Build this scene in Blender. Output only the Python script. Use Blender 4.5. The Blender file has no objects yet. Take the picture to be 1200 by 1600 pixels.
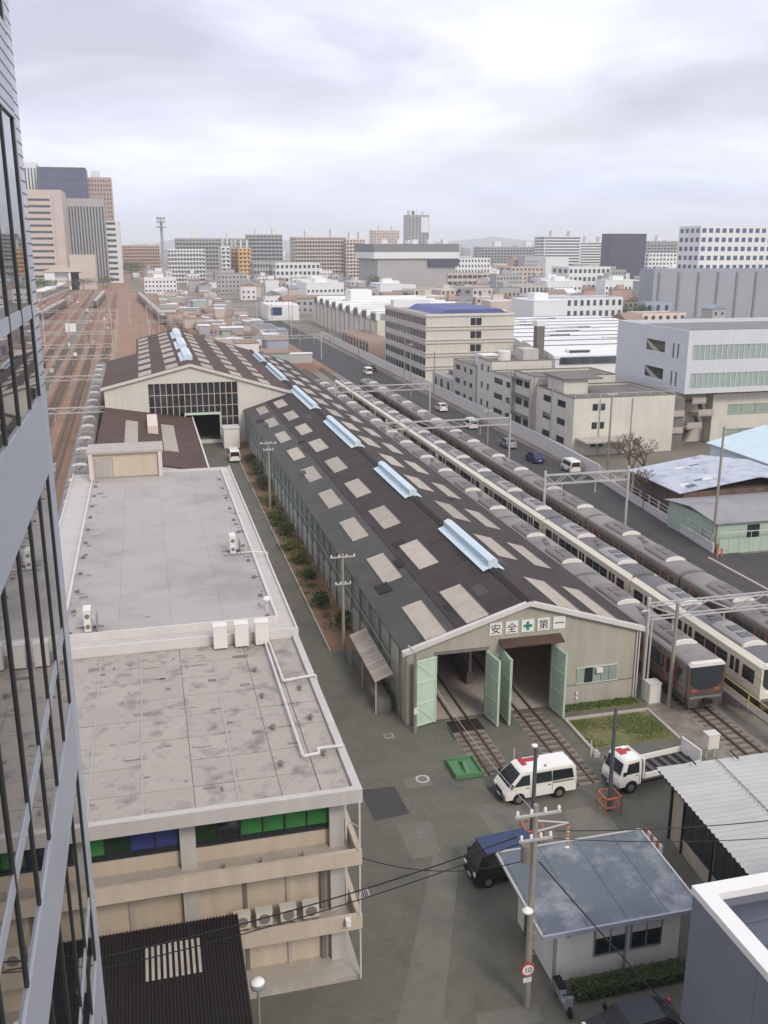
import bpy, bmesh, math, random
from mathutils import Vector, Matrix
random.seed(7)
R = math.radians
scene = bpy.context.scene
COL = scene.collection

# ------------------------------------------------------------------ camera
CAM_H = 30.0
F_PX, HOR_Y, VAN_X = 1470.0, 388.0, 215.0            # focal length, horizon and rail vanishing point (1200x1600 frame)
PITCH = math.atan((800 - HOR_Y) / F_PX)
YAW = math.atan((600 - VAN_X) / (F_PX / math.cos(PITCH)))
cd = bpy.data.cameras.new('camera')
cam = bpy.data.objects.new('camera', cd)
COL.objects.link(cam)
cam.location = (0, 0, CAM_H)
cam.rotation_euler = (math.pi / 2 - PITCH, 0, -YAW)
cd.sensor_fit = 'VERTICAL'
cd.sensor_height = 24.0
cd.lens = 24.0 * F_PX / 1600.0
cd.clip_start = 0.1
cd.clip_end = 30000
scene.camera = cam
scene.render.resolution_x, scene.render.resolution_y = 768, 1024

# ------------------------------------------------------------------ world: overcast sky
SUN_EL, SUN_AZ = R(40), R(162)                       # azimuth clockwise from +Y: behind the camera, a little to the right
world = bpy.data.worlds.new('World')
scene.world = world
world.use_nodes = True
wn, wl = world.node_tree.nodes, world.node_tree.links
wn.clear()
def N(t, **kw):
    n = wn.new(t)
    for k, v in kw.items():
        setattr(n, k, v)
    return n
out = N('ShaderNodeOutputWorld'); bg = N('ShaderNodeBackground')
bg.inputs['Strength'].default_value = 0.1
sky = N('ShaderNodeTexSky', sky_type='NISHITA')
sky.sun_disc = False
sky.sun_elevation = SUN_EL
sky.sun_rotation = SUN_AZ
sky.air_density = 1.6; sky.dust_density = 3.0
tc = N('ShaderNodeTexCoord'); sep = N('ShaderNodeSeparateXYZ')
wl.new(tc.outputs['Generated'], sep.inputs[0])
def math_node(op, a, b=None, clamp=False):
    n = N('ShaderNodeMath', operation=op, use_clamp=clamp)
    for i, s in enumerate((a, b)):
        if s is None: continue
        if isinstance(s, (int, float)): n.inputs[i].default_value = s
        else: wl.new(s, n.inputs[i])
    return n.outputs[0]
zc = math_node('MAXIMUM', sep.outputs['Z'], 0.0)
den = math_node('ADD', zc, 0.16)
cx_ = math_node('DIVIDE', sep.outputs['X'], den)
cy_ = math_node('DIVIDE', sep.outputs['Y'], den)
comb = N('ShaderNodeCombineXYZ')
wl.new(cx_, comb.inputs[0]); wl.new(cy_, comb.inputs[1])
cl = N('ShaderNodeTexNoise'); cl.inputs['Scale'].default_value = 0.85; cl.inputs['Detail'].default_value = 6
cl.inputs['Roughness'].default_value = 0.52; cl.inputs['Distortion'].default_value = 0.35
mp = N('ShaderNodeMapping'); mp.inputs['Location'].default_value = (3.1, 1.3, 0)
wl.new(comb.outputs[0], mp.inputs[0]); wl.new(mp.outputs[0], cl.inputs['Vector'])
ramp = N('ShaderNodeValToRGB')
ramp.color_ramp.elements[0].position = 0.34; ramp.color_ramp.elements[0].color = (5.7, 5.8, 7.1, 1)
ramp.color_ramp.elements[1].position = 0.64; ramp.color_ramp.elements[1].color = (10.4, 10.6, 12.0, 1)
e = ramp.color_ramp.elements.new(0.48); e.color = (7.9, 8.05, 9.5, 1)
wl.new(cl.outputs['Fac'], ramp.inputs[0])
# thin parts of the cloud let the blue through a little
cl2 = N('ShaderNodeTexNoise'); cl2.inputs['Scale'].default_value = 0.5; cl2.inputs['Detail'].default_value = 3
mp2 = N('ShaderNodeMapping'); mp2.inputs['Location'].default_value = (-1.15, -0.6, 0.0)
wl.new(comb.outputs[0], mp2.inputs[0]); wl.new(mp2.outputs[0], cl2.inputs['Vector'])
thin = N('ShaderNodeMapRange'); thin.inputs[1].default_value = 0.46; thin.inputs[2].default_value = 0.66
thin.inputs[3].default_value = 0.0; thin.inputs[4].default_value = 0.5
wl.new(cl2.outputs['Fac'], thin.inputs[0])
mix = N('ShaderNodeMix', data_type='RGBA')
wl.new(thin.outputs[0], mix.inputs[0]); wl.new(ramp.outputs[0], mix.inputs[6]); wl.new(sky.outputs[0], mix.inputs[7])
# evenly grey-blue air low over the horizon
hz = N('ShaderNodeMapRange'); hz.inputs[1].default_value = 0.0; hz.inputs[2].default_value = 0.13
hz.inputs[3].default_value = 0.85; hz.inputs[4].default_value = 0.0
wl.new(zc, hz.inputs[0])
mix2 = N('ShaderNodeMix', data_type='RGBA')
wl.new(hz.outputs[0], mix2.inputs[0]); wl.new(mix.outputs[2], mix2.inputs[6])
mix2.inputs[7].default_value = (7.0, 8.0, 9.9, 1)
wl.new(mix2.outputs[2], bg.inputs[0]); wl.new(bg.outputs[0], out.inputs[0])

sl = bpy.data.lights.new('sun', 'SUN')
sl.energy = 1.5; sl.angle = R(14); sl.color = (1.0, 0.92, 0.8)
sun = bpy.data.objects.new('sun', sl); COL.objects.link(sun)
sdir = Vector((math.sin(SUN_AZ) * math.cos(SUN_EL), math.cos(SUN_AZ) * math.cos(SUN_EL), math.sin(SUN_EL)))
sun.rotation_euler = (-sdir).to_track_quat('-Z', 'Y').to_euler()
sun.location = (0, -50, 120)
vs = scene.view_settings
vs.view_transform = 'Standard'; vs.look = 'None'; vs.gamma = 1; vs.use_curve_mapping = False
vs.exposure = 0.25
scene.cycles.max_bounces = 5; scene.cycles.diffuse_bounces = 3; scene.cycles.glossy_bounces = 3
scene.cycles.volume_bounces = 1

# ------------------------------------------------------------------ materials
MATS = {}
def S(h):                                            # sRGB 0-255 triple to linear
    return tuple((c / 255 / 12.92) if c / 255 <= 0.04045 else ((c / 255 + 0.055) / 1.055) ** 2.4 for c in h)
def mat(name, rgb, rough=0.8, metal=0.0, var=0.18, scale=0.6, streak=0.0, bump=0.0, bscale=8.0, rand=0.0, spec=0.5,
        stain=None, stain_amt=0.0, stain_scale=0.35, wave=None, cells=None, cell_amt=0.1, crack=0.0, translucent=0.0):
    if name in MATS: return MATS[name]
    m = bpy.data.materials.new(name); m.use_nodes = True
    nt = m.node_tree; n = nt.nodes; l = nt.links
    b = n['Principled BSDF']
    b.inputs['Roughness'].default_value = rough; b.inputs['Metallic'].default_value = metal
    b.inputs['Specular IOR Level'].default_value = spec
    geo = n.new('ShaderNodeNewGeometry')
    col = None
    def mul(fac_socket, lo, hi, prev):
        mr = n.new('ShaderNodeMapRange'); mr.inputs[1].default_value = 0.25; mr.inputs[2].default_value = 0.75
        mr.inputs[3].default_value = lo; mr.inputs[4].default_value = hi
        l.new(fac_socket, mr.inputs[0])
        mx = n.new('ShaderNodeVectorMath'); mx.operation = 'SCALE'
        if prev is None: mx.inputs[0].default_value = rgb
        else: l.new(prev, mx.inputs[0])
        l.new(mr.outputs[0], mx.inputs['Scale'])
        return mx.outputs[0]
    if var:
        nz = n.new('ShaderNodeTexNoise'); nz.inputs['Scale'].default_value = scale
        nz.inputs['Detail'].default_value = 5; nz.inputs['Roughness'].default_value = 0.62
        l.new(geo.outputs['Position'], nz.inputs['Vector'])
        col = mul(nz.outputs['Fac'], 1 - var, 1 + var, col)
    if streak:
        mpn = n.new('ShaderNodeMapping'); mpn.inputs['Scale'].default_value = (2.2, 2.2, 0.16)
        l.new(geo.outputs['Position'], mpn.inputs[0])
        nz2 = n.new('ShaderNodeTexNoise'); nz2.inputs['Scale'].default_value = 1.0; nz2.inputs['Detail'].default_value = 4
        l.new(mpn.outputs[0], nz2.inputs['Vector'])
        col = mul(nz2.outputs['Fac'], 1 - streak, 1 + streak * 0.5, col)
    if rand:
        oi = n.new('ShaderNodeObjectInfo')
        mr = n.new('ShaderNodeMapRange'); mr.inputs[3].default_value = 1 - rand; mr.inputs[4].default_value = 1 + rand
        l.new(oi.outputs['Random'], mr.inputs[0])
        mx = n.new('ShaderNodeVectorMath'); mx.operation = 'SCALE'
        if col is None: mx.inputs[0].default_value = rgb
        else: l.new(col, mx.inputs[0])
        l.new(mr.outputs[0], mx.inputs['Scale']); col = mx.outputs[0]
    if stain:
        nz3 = n.new('ShaderNodeTexNoise'); nz3.inputs['Scale'].default_value = stain_scale
        nz3.inputs['Detail'].default_value = 7; nz3.inputs['Roughness'].default_value = 0.68
        l.new(geo.outputs['Position'], nz3.inputs['Vector'])
        mr = n.new('ShaderNodeMapRange'); mr.inputs[1].default_value = 0.5; mr.inputs[2].default_value = 0.68
        mr.inputs[3].default_value = 0; mr.inputs[4].default_value = stain_amt
        l.new(nz3.outputs['Fac'], mr.inputs[0])
        mx = n.new('ShaderNodeMix'); mx.data_type = 'RGBA'
        l.new(mr.outputs[0], mx.inputs[0])
        if col is None: mx.inputs[6].default_value = (*rgb, 1)
        else: l.new(col, mx.inputs[6])
        mx.inputs[7].default_value = (*stain, 1); col = mx.outputs[2]
    if cells:                                         # sheet-by-sheet (or pane-by-pane) tint
        vm = n.new('ShaderNodeVectorMath'); vm.operation = 'DIVIDE'; vm.inputs[1].default_value = cells
        l.new(geo.outputs['Position'], vm.inputs[0])
        vf = n.new('ShaderNodeVectorMath'); vf.operation = 'FLOOR'; l.new(vm.outputs[0], vf.inputs[0])
        wn_ = n.new('ShaderNodeTexWhiteNoise'); wn_.noise_dimensions = '3D'; l.new(vf.outputs[0], wn_.inputs['Vector'])
        mr = n.new('ShaderNodeMapRange'); mr.inputs[3].default_value = 1 - cell_amt; mr.inputs[4].default_value = 1 + cell_amt
        l.new(wn_.outputs['Value'], mr.inputs[0])
        mx = n.new('ShaderNodeVectorMath'); mx.operation = 'SCALE'
        if col is None: mx.inputs[0].default_value = rgb
        else: l.new(col, mx.inputs[0])
        l.new(mr.outputs[0], mx.inputs['Scale']); col = mx.outputs[0]
    if crack:
        nd = n.new('ShaderNodeTexNoise'); nd.inputs['Scale'].default_value = 0.9; nd.inputs['Detail'].default_value = 4
        l.new(geo.outputs['Position'], nd.inputs['Vector'])
        va_ = n.new('ShaderNodeVectorMath'); va_.operation = 'MULTIPLY_ADD'; va_.inputs[1].default_value = (1.4, 1.4, 0)
        l.new(nd.outputs['Color'], va_.inputs[0]); l.new(geo.outputs['Position'], va_.inputs[2])
        vo_ = n.new('ShaderNodeTexVoronoi'); vo_.feature = 'DISTANCE_TO_EDGE'; vo_.inputs['Scale'].default_value = 0.3
        l.new(va_.outputs[0], vo_.inputs['Vector'])
        mr = n.new('ShaderNodeMapRange'); mr.inputs[1].default_value = 0.0; mr.inputs[2].default_value = 0.014
        mr.inputs[3].default_value = 1 - crack; mr.inputs[4].default_value = 1.0; l.new(vo_.outputs['Distance'], mr.inputs[0])
        mx = n.new('ShaderNodeVectorMath'); mx.operation = 'SCALE'
        l.new(col, mx.inputs[0]); l.new(mr.outputs[0], mx.inputs['Scale']); col = mx.outputs[0]
    if col is None: b.inputs['Base Color'].default_value = (*rgb, 1)
    else: l.new(col, b.inputs['Base Color'])
    if translucent:
        tr_ = n.new('ShaderNodeBsdfTranslucent'); ms = n.new('ShaderNodeMixShader'); ms.inputs[0].default_value = translucent
        tr_.inputs['Color'].default_value = (*rgb, 1)
        l.new(b.outputs[0], ms.inputs[1]); l.new(tr_.outputs[0], ms.inputs[2]); l.new(ms.outputs[0], n['Material Output'].inputs['Surface'])
    hgt = None
    if wave:                                          # fine corrugation relief: wave = (axis, pitch in metres)
        ax, pitch = wave
        w = n.new('ShaderNodeTexWave'); w.wave_type = 'BANDS'; w.bands_direction = ax
        w.inputs['Scale'].default_value = 2 * math.pi / pitch / 20.0
        l.new(geo.outputs['Position'], w.inputs['Vector']); hgt = w.outputs['Fac']
        bp = n.new('ShaderNodeBump'); bp.inputs['Strength'].default_value = 0.3; bp.inputs['Distance'].default_value = 0.02
        l.new(hgt, bp.inputs['Height']); l.new(bp.outputs[0], b.inputs['Normal'])
    elif bump:
        nb = n.new('ShaderNodeTexNoise'); nb.inputs['Scale'].default_value = bscale; nb.inputs['Detail'].default_value = 4
        l.new(geo.outputs['Position'], nb.inputs['Vector'])
        bp = n.new('ShaderNodeBump'); bp.inputs['Strength'].default_value = bump; bp.inputs['Distance'].default_value = 0.05
        l.new(nb.outputs['Fac'], bp.inputs['Height']); l.new(bp.outputs[0], b.inputs['Normal'])
    MATS[name] = m
    return m
mat('ground', S((128, 120, 108)), 0.95, var=0.35, scale=0.05, stain=S((84, 86, 78)), stain_amt=0.8, stain_scale=0.02)
mat('asphalt', S((104, 103, 91)), 0.9, var=0.14, scale=0.9, bump=0.3, bscale=20, stain=S((88, 88, 80)), stain_amt=0.75, stain_scale=0.2, crack=0.16)
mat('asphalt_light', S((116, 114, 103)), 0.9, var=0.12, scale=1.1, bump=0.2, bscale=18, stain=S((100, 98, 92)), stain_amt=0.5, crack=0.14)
mat('road', S((72, 70, 68)), 0.85, var=0.12, scale=0.4, bump=0.2, bscale=15, stain=S((60, 58, 56)), stain_amt=0.6, crack=0.12)
mat('ballast', S((150, 120, 98)), 0.95, var=0.28, scale=1.2, bump=0.6, bscale=7, stain=S((104, 88, 78)), stain_amt=0.7, stain_scale=0.12)
mat('ballast_grey', S((134, 128, 116)), 0.95, var=0.22, scale=1.6, bump=0.6, bscale=8, stain=S((92, 84, 72)), stain_amt=0.7, stain_scale=0.3)
mat('ballast_rust', S((134, 100, 80)), 0.95, var=0.25, scale=1.5, bump=0.5, bscale=8, stain=S((96, 76, 64)), stain_amt=0.6, stain_scale=0.2)
mat('soil', S((140, 110, 86)), 0.95, var=0.25, scale=1.4, bump=0.5, bscale=6, stain=S((110, 96, 70)), stain_amt=0.6)
mat('grass_ground', S((118, 112, 74)), 0.95, var=0.3, scale=1.2, stain=S((86, 108, 52)), stain_amt=0.9, stain_scale=0.45)
mat('grass', S((94, 116, 54)), 0.8, var=0.3, scale=2.0)
mat('leaf', S((74, 90, 46)), 0.7, var=0.35, scale=3.0)
mat('leaf_olive', S((104, 108, 52)), 0.7, var=0.35, scale=3.0)
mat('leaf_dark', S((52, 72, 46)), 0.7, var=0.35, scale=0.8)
mat('bark', S((104, 92, 82)), 0.95, var=0.3, scale=3.0)
mat('rail', S((120, 96, 82)), 0.5, 0.5, var=0.15)
mat('sleeper', S((104, 94, 84)), 0.95, var=0.25, scale=2.0)
mat('concrete', S((178, 170, 160)), 0.9, var=0.1, scale=0.8, streak=0.12, bump=0.1)
mat('concrete_pink', S((198, 183, 164)), 0.9, var=0.07, scale=0.8, streak=0.12)
mat('concrete_pale', S((192, 187, 180)), 0.9, var=0.06, scale=0.5, streak=0.08)
mat('concrete_dark', S((120, 116, 110)), 0.9, var=0.14, scale=0.9, streak=0.15)
mat('roof_slab', S((170, 164, 158)), 0.88, var=0.05, scale=0.5, rand=0.03, stain=S((132, 126, 126)), stain_amt=0.55, stain_scale=0.16)
mat('roof_old', S((170, 162, 151)), 0.9, var=0.07, scale=0.9, rand=0.05, stain=S((104, 98, 98)), stain_amt=0.75, stain_scale=0.9)
mat('joint', S((132, 126, 124)), 0.95, var=0.15)
mat('trim_white', S((208, 204, 198)), 0.7, var=0.05, scale=0.7, streak=0.06)
mat('wall_beige', S((186, 176, 156)), 0.8, var=0.06, scale=0.4, streak=0.1, wave=('X', 0.25))
mat('wall_cream', S((206, 202, 189)), 0.8, var=0.06, scale=0.3, streak=0.08)
mat('wall_grey', S((172, 167, 152)), 0.8, var=0.06, scale=0.4, streak=0.14, wave=('X', 0.22))
mat('wall_side', S((184, 188, 174)), 0.8, var=0.1, scale=0.5, streak=0.18)
mat('roof_brown', S((82, 62, 52)), 0.85, var=0.16, scale=0.6, wave=('Y', 0.3), stain=S((60, 48, 42)), stain_amt=0.6, stain_scale=0.15, cells=(1.3, 2.2, 50), cell_amt=0.12, streak=0.12)
mat('roof_dark', S((58, 50, 45)), 0.8, var=0.16, scale=0.5, wave=('Y', 0.3), stain=S((54, 50, 46)), stain_amt=0.7, stain_scale=0.12, cells=(1.15, 1.9, 50), cell_amt=0.11, streak=0.14)
mat('roof_greenish', S((76, 74, 68)), 0.8, var=0.14, scale=0.5, wave=('Y', 0.3), stain=S((68, 66, 62)), stain_amt=0.6, stain_scale=0.2, cells=(1.15, 1.9, 50), cell_amt=0.1, streak=0.15)
mat('roof_black', S((40, 34, 32)), 0.85, var=0.18, scale=1.5)
mat('skylight', S((216, 206, 190)), 0.5, var=0.12, scale=0.9, rand=0.14, stain=S((150, 138, 124)), stain_amt=0.4, stain_scale=1.5, translucent=0.4)
mat('monitor_pale', S((206, 220, 226)), 0.45, var=0.05)
mat('monitor_glass', S((170, 200, 208)), 0.25, var=0.08)
mat('door_green', S((192, 214, 190)), 0.6, var=0.07, scale=1.0, streak=0.12)
mat('frame_green', S((196, 212, 196)), 0.6, var=0.05)
mat('steel', S((150, 154, 152)), 0.5, 0.3, var=0.1, scale=2.0)
mat('steel_pale', S((186, 184, 180)), 0.5, 0.1, var=0.08, scale=2.0)
mat('pole_concrete', S((150, 142, 130)), 0.9, var=0.1, scale=2.0)
mat('pole_dark', S((96, 98, 104)), 0.6, 0.2, var=0.1, scale=2.0)
mat('orange', S((190, 112, 82)), 0.6, var=0.1, scale=3.0)
mat('glass', S((44, 50, 54)), 0.08, var=0.1, scale=0.5, rand=0.3, spec=0.8)
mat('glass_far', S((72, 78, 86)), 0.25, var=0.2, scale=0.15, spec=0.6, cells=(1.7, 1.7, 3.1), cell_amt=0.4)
mat('glass_pale', S((150, 164, 154)), 0.2, var=0.1, scale=0.6, rand=0.12)
mat('glass_tower', S((26, 30, 34)), 0.02, var=0.0, spec=1.0)
mat('glass_blue', S((60, 74, 110)), 0.15, var=0.15, scale=0.1, spec=0.8)
mat('blind_green', S((56, 122, 62)), 0.55, var=0.1, scale=2.0, rand=0.1)
mat('blind_blue', S((56, 64, 118)), 0.5, var=0.1, scale=2.0)
mat('blind_dark', S((38, 60, 40)), 0.3, var=0.2, scale=2.0)
mat('frame_dark', S((58, 60, 62)), 0.5, 0.3, var=0.05)
mat('frame_rose', S((184, 168, 152)), 0.7, var=0.1, scale=2.0)
mat('tower_panel', S((186, 190, 198)), 0.4, 0.25, var=0.03, scale=0.5, rand=0.03)
mat('tower_edge', S((198, 202, 212)), 0.35, 0.3, var=0.03, scale=0.5)
mat('tower_seam', S((88, 90, 98)), 0.6, var=0.03)
mat('grey_panel', S((122, 125, 134)), 0.6, 0.1, var=0.03, scale=0.6, rand=0.02)
mat('roof_navy', S((92, 96, 108)), 0.5, 0.2, var=0.06, scale=1.0)
mat('roof_slate', S((98, 106, 112)), 0.6, 0.1, var=0.1, scale=0.8, stain=S((176, 180, 182)), stain_amt=0.55, stain_scale=0.5, cells=(1.84, 60, 50), cell_amt=0.03)
mat('roof_zinc', S((178, 178, 175)), 0.6, 0.1, var=0.05, scale=0.6, rand=0.03, stain=S((160, 158, 152)), stain_amt=0.35, stain_scale=0.8, cells=(3.0, .9, 50), cell_amt=0.05)
mat('office_white', S((204, 206, 208)), 0.8, var=0.04, scale=0.2, streak=0.06)
mat('blue_grey', S((156, 160, 166)), 0.85, var=0.07, scale=0.06, streak=0.12)
mat('white_paint', S((232, 230, 224)), 0.4, var=0.02, scale=1.0)
mat('white_wall', S((240, 238, 226)), 0.8, var=0.05, scale=0.6, streak=0.06)
mat('white_gloss', S((238, 236, 228)), 0.22, var=0.02)
mat('black', S((22, 22, 24)), 0.6, var=0.0)
mat('rubber', S((30, 30, 32)), 0.9, var=0.0)
mat('rim', S((150, 150, 150)), 0.4, 0.6, var=0.0)
mat('car_blue', S((50, 62, 104)), 0.3, var=0.05)
mat('car_silver', S((170, 174, 178)), 0.3, 0.4, var=0.03)
mat('car_black', S((38, 40, 44)), 0.3, var=0.03)
mat('red', S((170, 58, 62)), 0.6, var=0.05)
mat('red_light', S((200, 60, 60)), 0.3, var=0.0)
mat('amber', S((220, 160, 70)), 0.3, var=0.0)
mat('tray_green', S((88, 132, 92)), 0.6, var=0.12, scale=3.0)
mat('green_mat', S((70, 134, 84)), 0.8, var=0.1, scale=2.0)
mat('tarp_blue', S((52, 66, 100)), 0.6, var=0.1, scale=2.0)
mat('train_grey', S((128, 122, 114)), 0.4, 0.4, var=0.06, scale=0.8, streak=0.1)
mat('train_dark', S((90, 84, 82)), 0.5, 0.2, var=0.08)
mat('train_roof', S((140, 136, 131)), 0.75, var=0.1, scale=0.7, stain=S((104, 98, 92)), stain_amt=0.5, stain_scale=0.6, cells=(60, 3.0, 50), cell_amt=0.06)
mat('train_roof_dark', S((112, 111, 112)), 0.75, var=0.1, scale=0.7, stain=S((84, 82, 80)), stain_amt=0.5, stain_scale=0.6)
mat('train_cream', S((226, 218, 196)), 0.4, var=0.04, scale=0.6)
mat('train_orange', S((176, 88, 60)), 0.5, var=0.06)
mat('train_brown', S((118, 72, 62)), 0.5, var=0.06)
mat('ac_grey', S((126, 119, 112)), 0.7, var=0.08)
mat('ac_blue', S((158, 162, 170)), 0.6, var=0.06)
mat('ac_pale', S((158, 154, 150)), 0.7, var=0.06)
mat('ac_white', S((224, 220, 212)), 0.6, var=0.04)
mat('yellow', S((196, 184, 108)), 0.6, var=0.1, scale=3.0)
mat('blue_roof', S((86, 94, 140)), 0.6, var=0.08, scale=0.3)
mat('tarp_pale', S((186, 192, 200)), 0.7, var=0.1, scale=0.7, stain=S((128, 134, 150)), stain_amt=0.75, stain_scale=0.6)
mat('teal_pale', S((200, 216, 220)), 0.7, var=0.06, scale=0.5)
mat('green_pale', S((172, 188, 170)), 0.8, var=0.05, scale=0.5, streak=0.08)
mat('roof_grey', S((150, 148, 148)), 0.8, var=0.08, scale=0.3, stain=S((116, 114, 114)), stain_amt=0.5)
mat('roof_white', S((226, 226, 222)), 0.6, var=0.05, scale=0.15, stain=S((190, 190, 186)), stain_amt=0.5, stain_scale=0.1, cells=(9, 4, 50), cell_amt=0.04)
mat('rust', S((104, 84, 74)), 0.9, var=0.25, scale=1.0, streak=0.3)
mat('orange_light', S((218, 176, 120)), 0.8, var=0.08, scale=0.1)
mat('peach', S((218, 200, 186)), 0.85, var=0.06, scale=0.1)
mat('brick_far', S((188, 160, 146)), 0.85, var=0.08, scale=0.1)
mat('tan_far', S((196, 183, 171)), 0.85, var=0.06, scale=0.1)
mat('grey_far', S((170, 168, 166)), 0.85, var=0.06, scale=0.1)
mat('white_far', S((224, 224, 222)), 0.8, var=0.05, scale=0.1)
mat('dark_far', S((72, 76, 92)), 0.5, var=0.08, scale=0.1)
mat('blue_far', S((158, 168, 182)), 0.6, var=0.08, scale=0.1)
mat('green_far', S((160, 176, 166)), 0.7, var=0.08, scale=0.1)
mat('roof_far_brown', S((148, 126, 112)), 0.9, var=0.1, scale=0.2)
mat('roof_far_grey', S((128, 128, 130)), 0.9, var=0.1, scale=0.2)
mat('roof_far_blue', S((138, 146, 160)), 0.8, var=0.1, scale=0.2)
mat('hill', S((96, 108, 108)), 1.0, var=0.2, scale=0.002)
mat('ink', S((40, 44, 50)), 0.6, var=0.0)
mat('cross_green', S((44, 130, 110)), 0.6, var=0.0)
mat('lamp_white', S((240, 236, 226)), 0.4, var=0.0)
mat('pink_tarp', S((150, 112, 108)), 0.8, var=0.1, scale=3.0)

# ------------------------------------------------------------------ mesh helpers
WORLD_AT = {}
def wpos(o):
    p = Vector((0, 0, 0))
    while o is not None:
        p = p + Vector(o.location); o = o.parent
    return p
class MB:
    def __init__(self): self.v = []; self.f = []; self.m = []
    def poly(self, pts, m=0):
        i = len(self.v); self.v += [tuple(p) for p in pts]
        self.f.append(tuple(range(i, i + len(pts)))); self.m.append(m); return self
    def box(self, x0, y0, z0, x1, y1, z1, m=0):
        i = len(self.v)
        self.v += [(x0,y0,z0),(x1,y0,z0),(x1,y1,z0),(x0,y1,z0),(x0,y0,z1),(x1,y0,z1),(x1,y1,z1),(x0,y1,z1)]
        for q in ((0,3,2,1),(4,5,6,7),(0,1,5,4),(1,2,6,5),(2,3,7,6),(3,0,4,7)):
            self.f.append(tuple(i + k for k in q)); self.m.append(m)
        return self
    def prism(self, prof, axis, a0, a1, m=0, mcap=None):
        """prof: closed outline of (u, w). axis 'y': u=x, w=z. axis 'x': u=y, w=z. axis 'z': u=x, w=y."""
        def P(u, w, a):
            return (u, a, w) if axis == 'y' else (a, u, w) if axis == 'x' else (u, w, a)
        i = len(self.v); n = len(prof)
        self.v += [P(u, w, a0) for u, w in prof] + [P(u, w, a1) for u, w in prof]
        for k in range(n):
            k2 = (k + 1) % n
            self.f.append((i + k, i + k2, i + n + k2, i + n + k)); self.m.append(m)
        mc = m if mcap is None else mcap
        self.f.append(tuple(i + k for k in range(n))[::-1]); self.m.append(mc)
        self.f.append(tuple(i + n + k for k in range(n))); self.m.append(mc)
        return self
    def cyl(self, p0, p1, r0, r1=None, n=8, m=0, caps=True):
        r1 = r0 if r1 is None else r1
        p0, p1 = Vector(p0), Vector(p1); d = (p1 - p0).normalized()
        a = d.orthogonal().normalized(); b = d.cross(a); i = len(self.v)
        for p, r in ((p0, r0), (p1, r1)):
            for k in range(n):
                t = 2 * math.pi * k / n
                self.v.append(tuple(p + a * (r * math.cos(t)) + b * (r * math.sin(t))))
        for k in range(n):
            k2 = (k + 1) % n
            self.f.append((i + k, i + k2, i + n + k2, i + n + k)); self.m.append(m)
        if caps:
            self.f.append(tuple(i + k for k in range(n))[::-1]); self.m.append(m)
            self.f.append(tuple(i + n + k for k in range(n))); self.m.append(m)
        return self
    def path(self, pts, r, n=6, m=0):
        for a, b in zip(pts[:-1], pts[1:]): self.cyl(a, b, r, r, n, m)
        return self
    def lathe(self, c, prof, n=14, m=0):
        i = len(self.v)
        for r, z in prof:
            for k in range(n):
                t = 2 * math.pi * k / n
                self.v.append((c[0] + r * math.cos(t), c[1] + r * math.sin(t), c[2] + z))
        for j in range(len(prof) - 1):
            for k in range(n):
                k2 = (k + 1) % n
                self.f.append((i + j*n + k, i + j*n + k2, i + (j+1)*n + k2, i + (j+1)*n + k)); self.m.append(m)
        return self
    def mesh(self, name, mats, off=(0, 0, 0), smooth=False):
        me = bpy.data.meshes.new(name)
        ox, oy, oz = off
        me.from_pydata([(x - ox, y - oy, z - oz) for x, y, z in self.v], [], self.f)
        for mm in (mats if isinstance(mats, (list, tuple)) else [mats]): me.materials.append(MATS[mm])
        me.polygons.foreach_set('material_index', self.m)
        bm = bmesh.new(); bm.from_mesh(me)
        bmesh.ops.recalc_face_normals(bm, faces=bm.faces)
        bm.to_mesh(me); bm.free()
        if smooth: me.polygons.foreach_set('use_smooth', [True] * len(me.polygons))
        me.update(); return me
    def build(self, name, mats, parent=None, smooth=False):
        """verts are in world coordinates (or in the thing's own frame while it still stands at the origin)"""
        off = wpos(parent) if parent is not None else Vector((0, 0, 0))
        o = bpy.data.objects.new(name, self.mesh(name, mats, off, smooth)); COL.objects.link(o)
        o.parent = parent; return o
def tag(o, label=None, cat=None, group=None, kind=None):
    if label: o['label'] = label
    if cat: o['category'] = cat
    if group: o['group'] = group
    if kind: o['kind'] = kind
    return o
def thing(name, label, cat, loc=(0, 0, 0), group=None):
    o = bpy.data.objects.new(name, None); COL.objects.link(o)
    o.location = loc; o.empty_display_size = 0.5
    return tag(o, label, cat, group)
def struct(name, mb, mats, label=None):
    return tag(mb.build(name, mats), label=label, kind='structure')
BOXES = {}
def ibox(name, m, parent, x0, y0, z0, x1, y1, z1):
    """a box piece; alike boxes share one mesh"""
    key = (name, m, round(x1 - x0, 3), round(y1 - y0, 3), round(z1 - z0, 3))
    if key not in BOXES:
        BOXES[key] = MB().box(0, 0, 0, x1 - x0, y1 - y0, z1 - z0).mesh(name, m)
    o = bpy.data.objects.new(name, BOXES[key]); COL.objects.link(o)
    o.parent = parent; o.location = Vector((x0, y0, z0)) - (wpos(parent) if parent else Vector((0, 0, 0)))
    return o
def copy_tree(o, parent=None):
    c = o.copy(); COL.objects.link(c); c.parent = parent
    for ch in [k for k in KIDS.get(o.name, [])]: copy_tree(ch, c)
    return c
KIDS = {}
def index_kids(root):
    for o in list(root.children_recursive) + [root]:
        KIDS[o.name] = list(o.children)
def ray(px, py):
    r = Vector((math.cos(YAW), -math.sin(YAW), 0)); fh = Vector((math.sin(YAW), math.cos(YAW), 0))
    f = fh * math.cos(PITCH) - Vector((0, 0, 1)) * math.sin(PITCH); u = r.cross(f)
    return f + r * ((px - 600) / F_PX) + u * ((800 - py) / F_PX)
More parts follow.
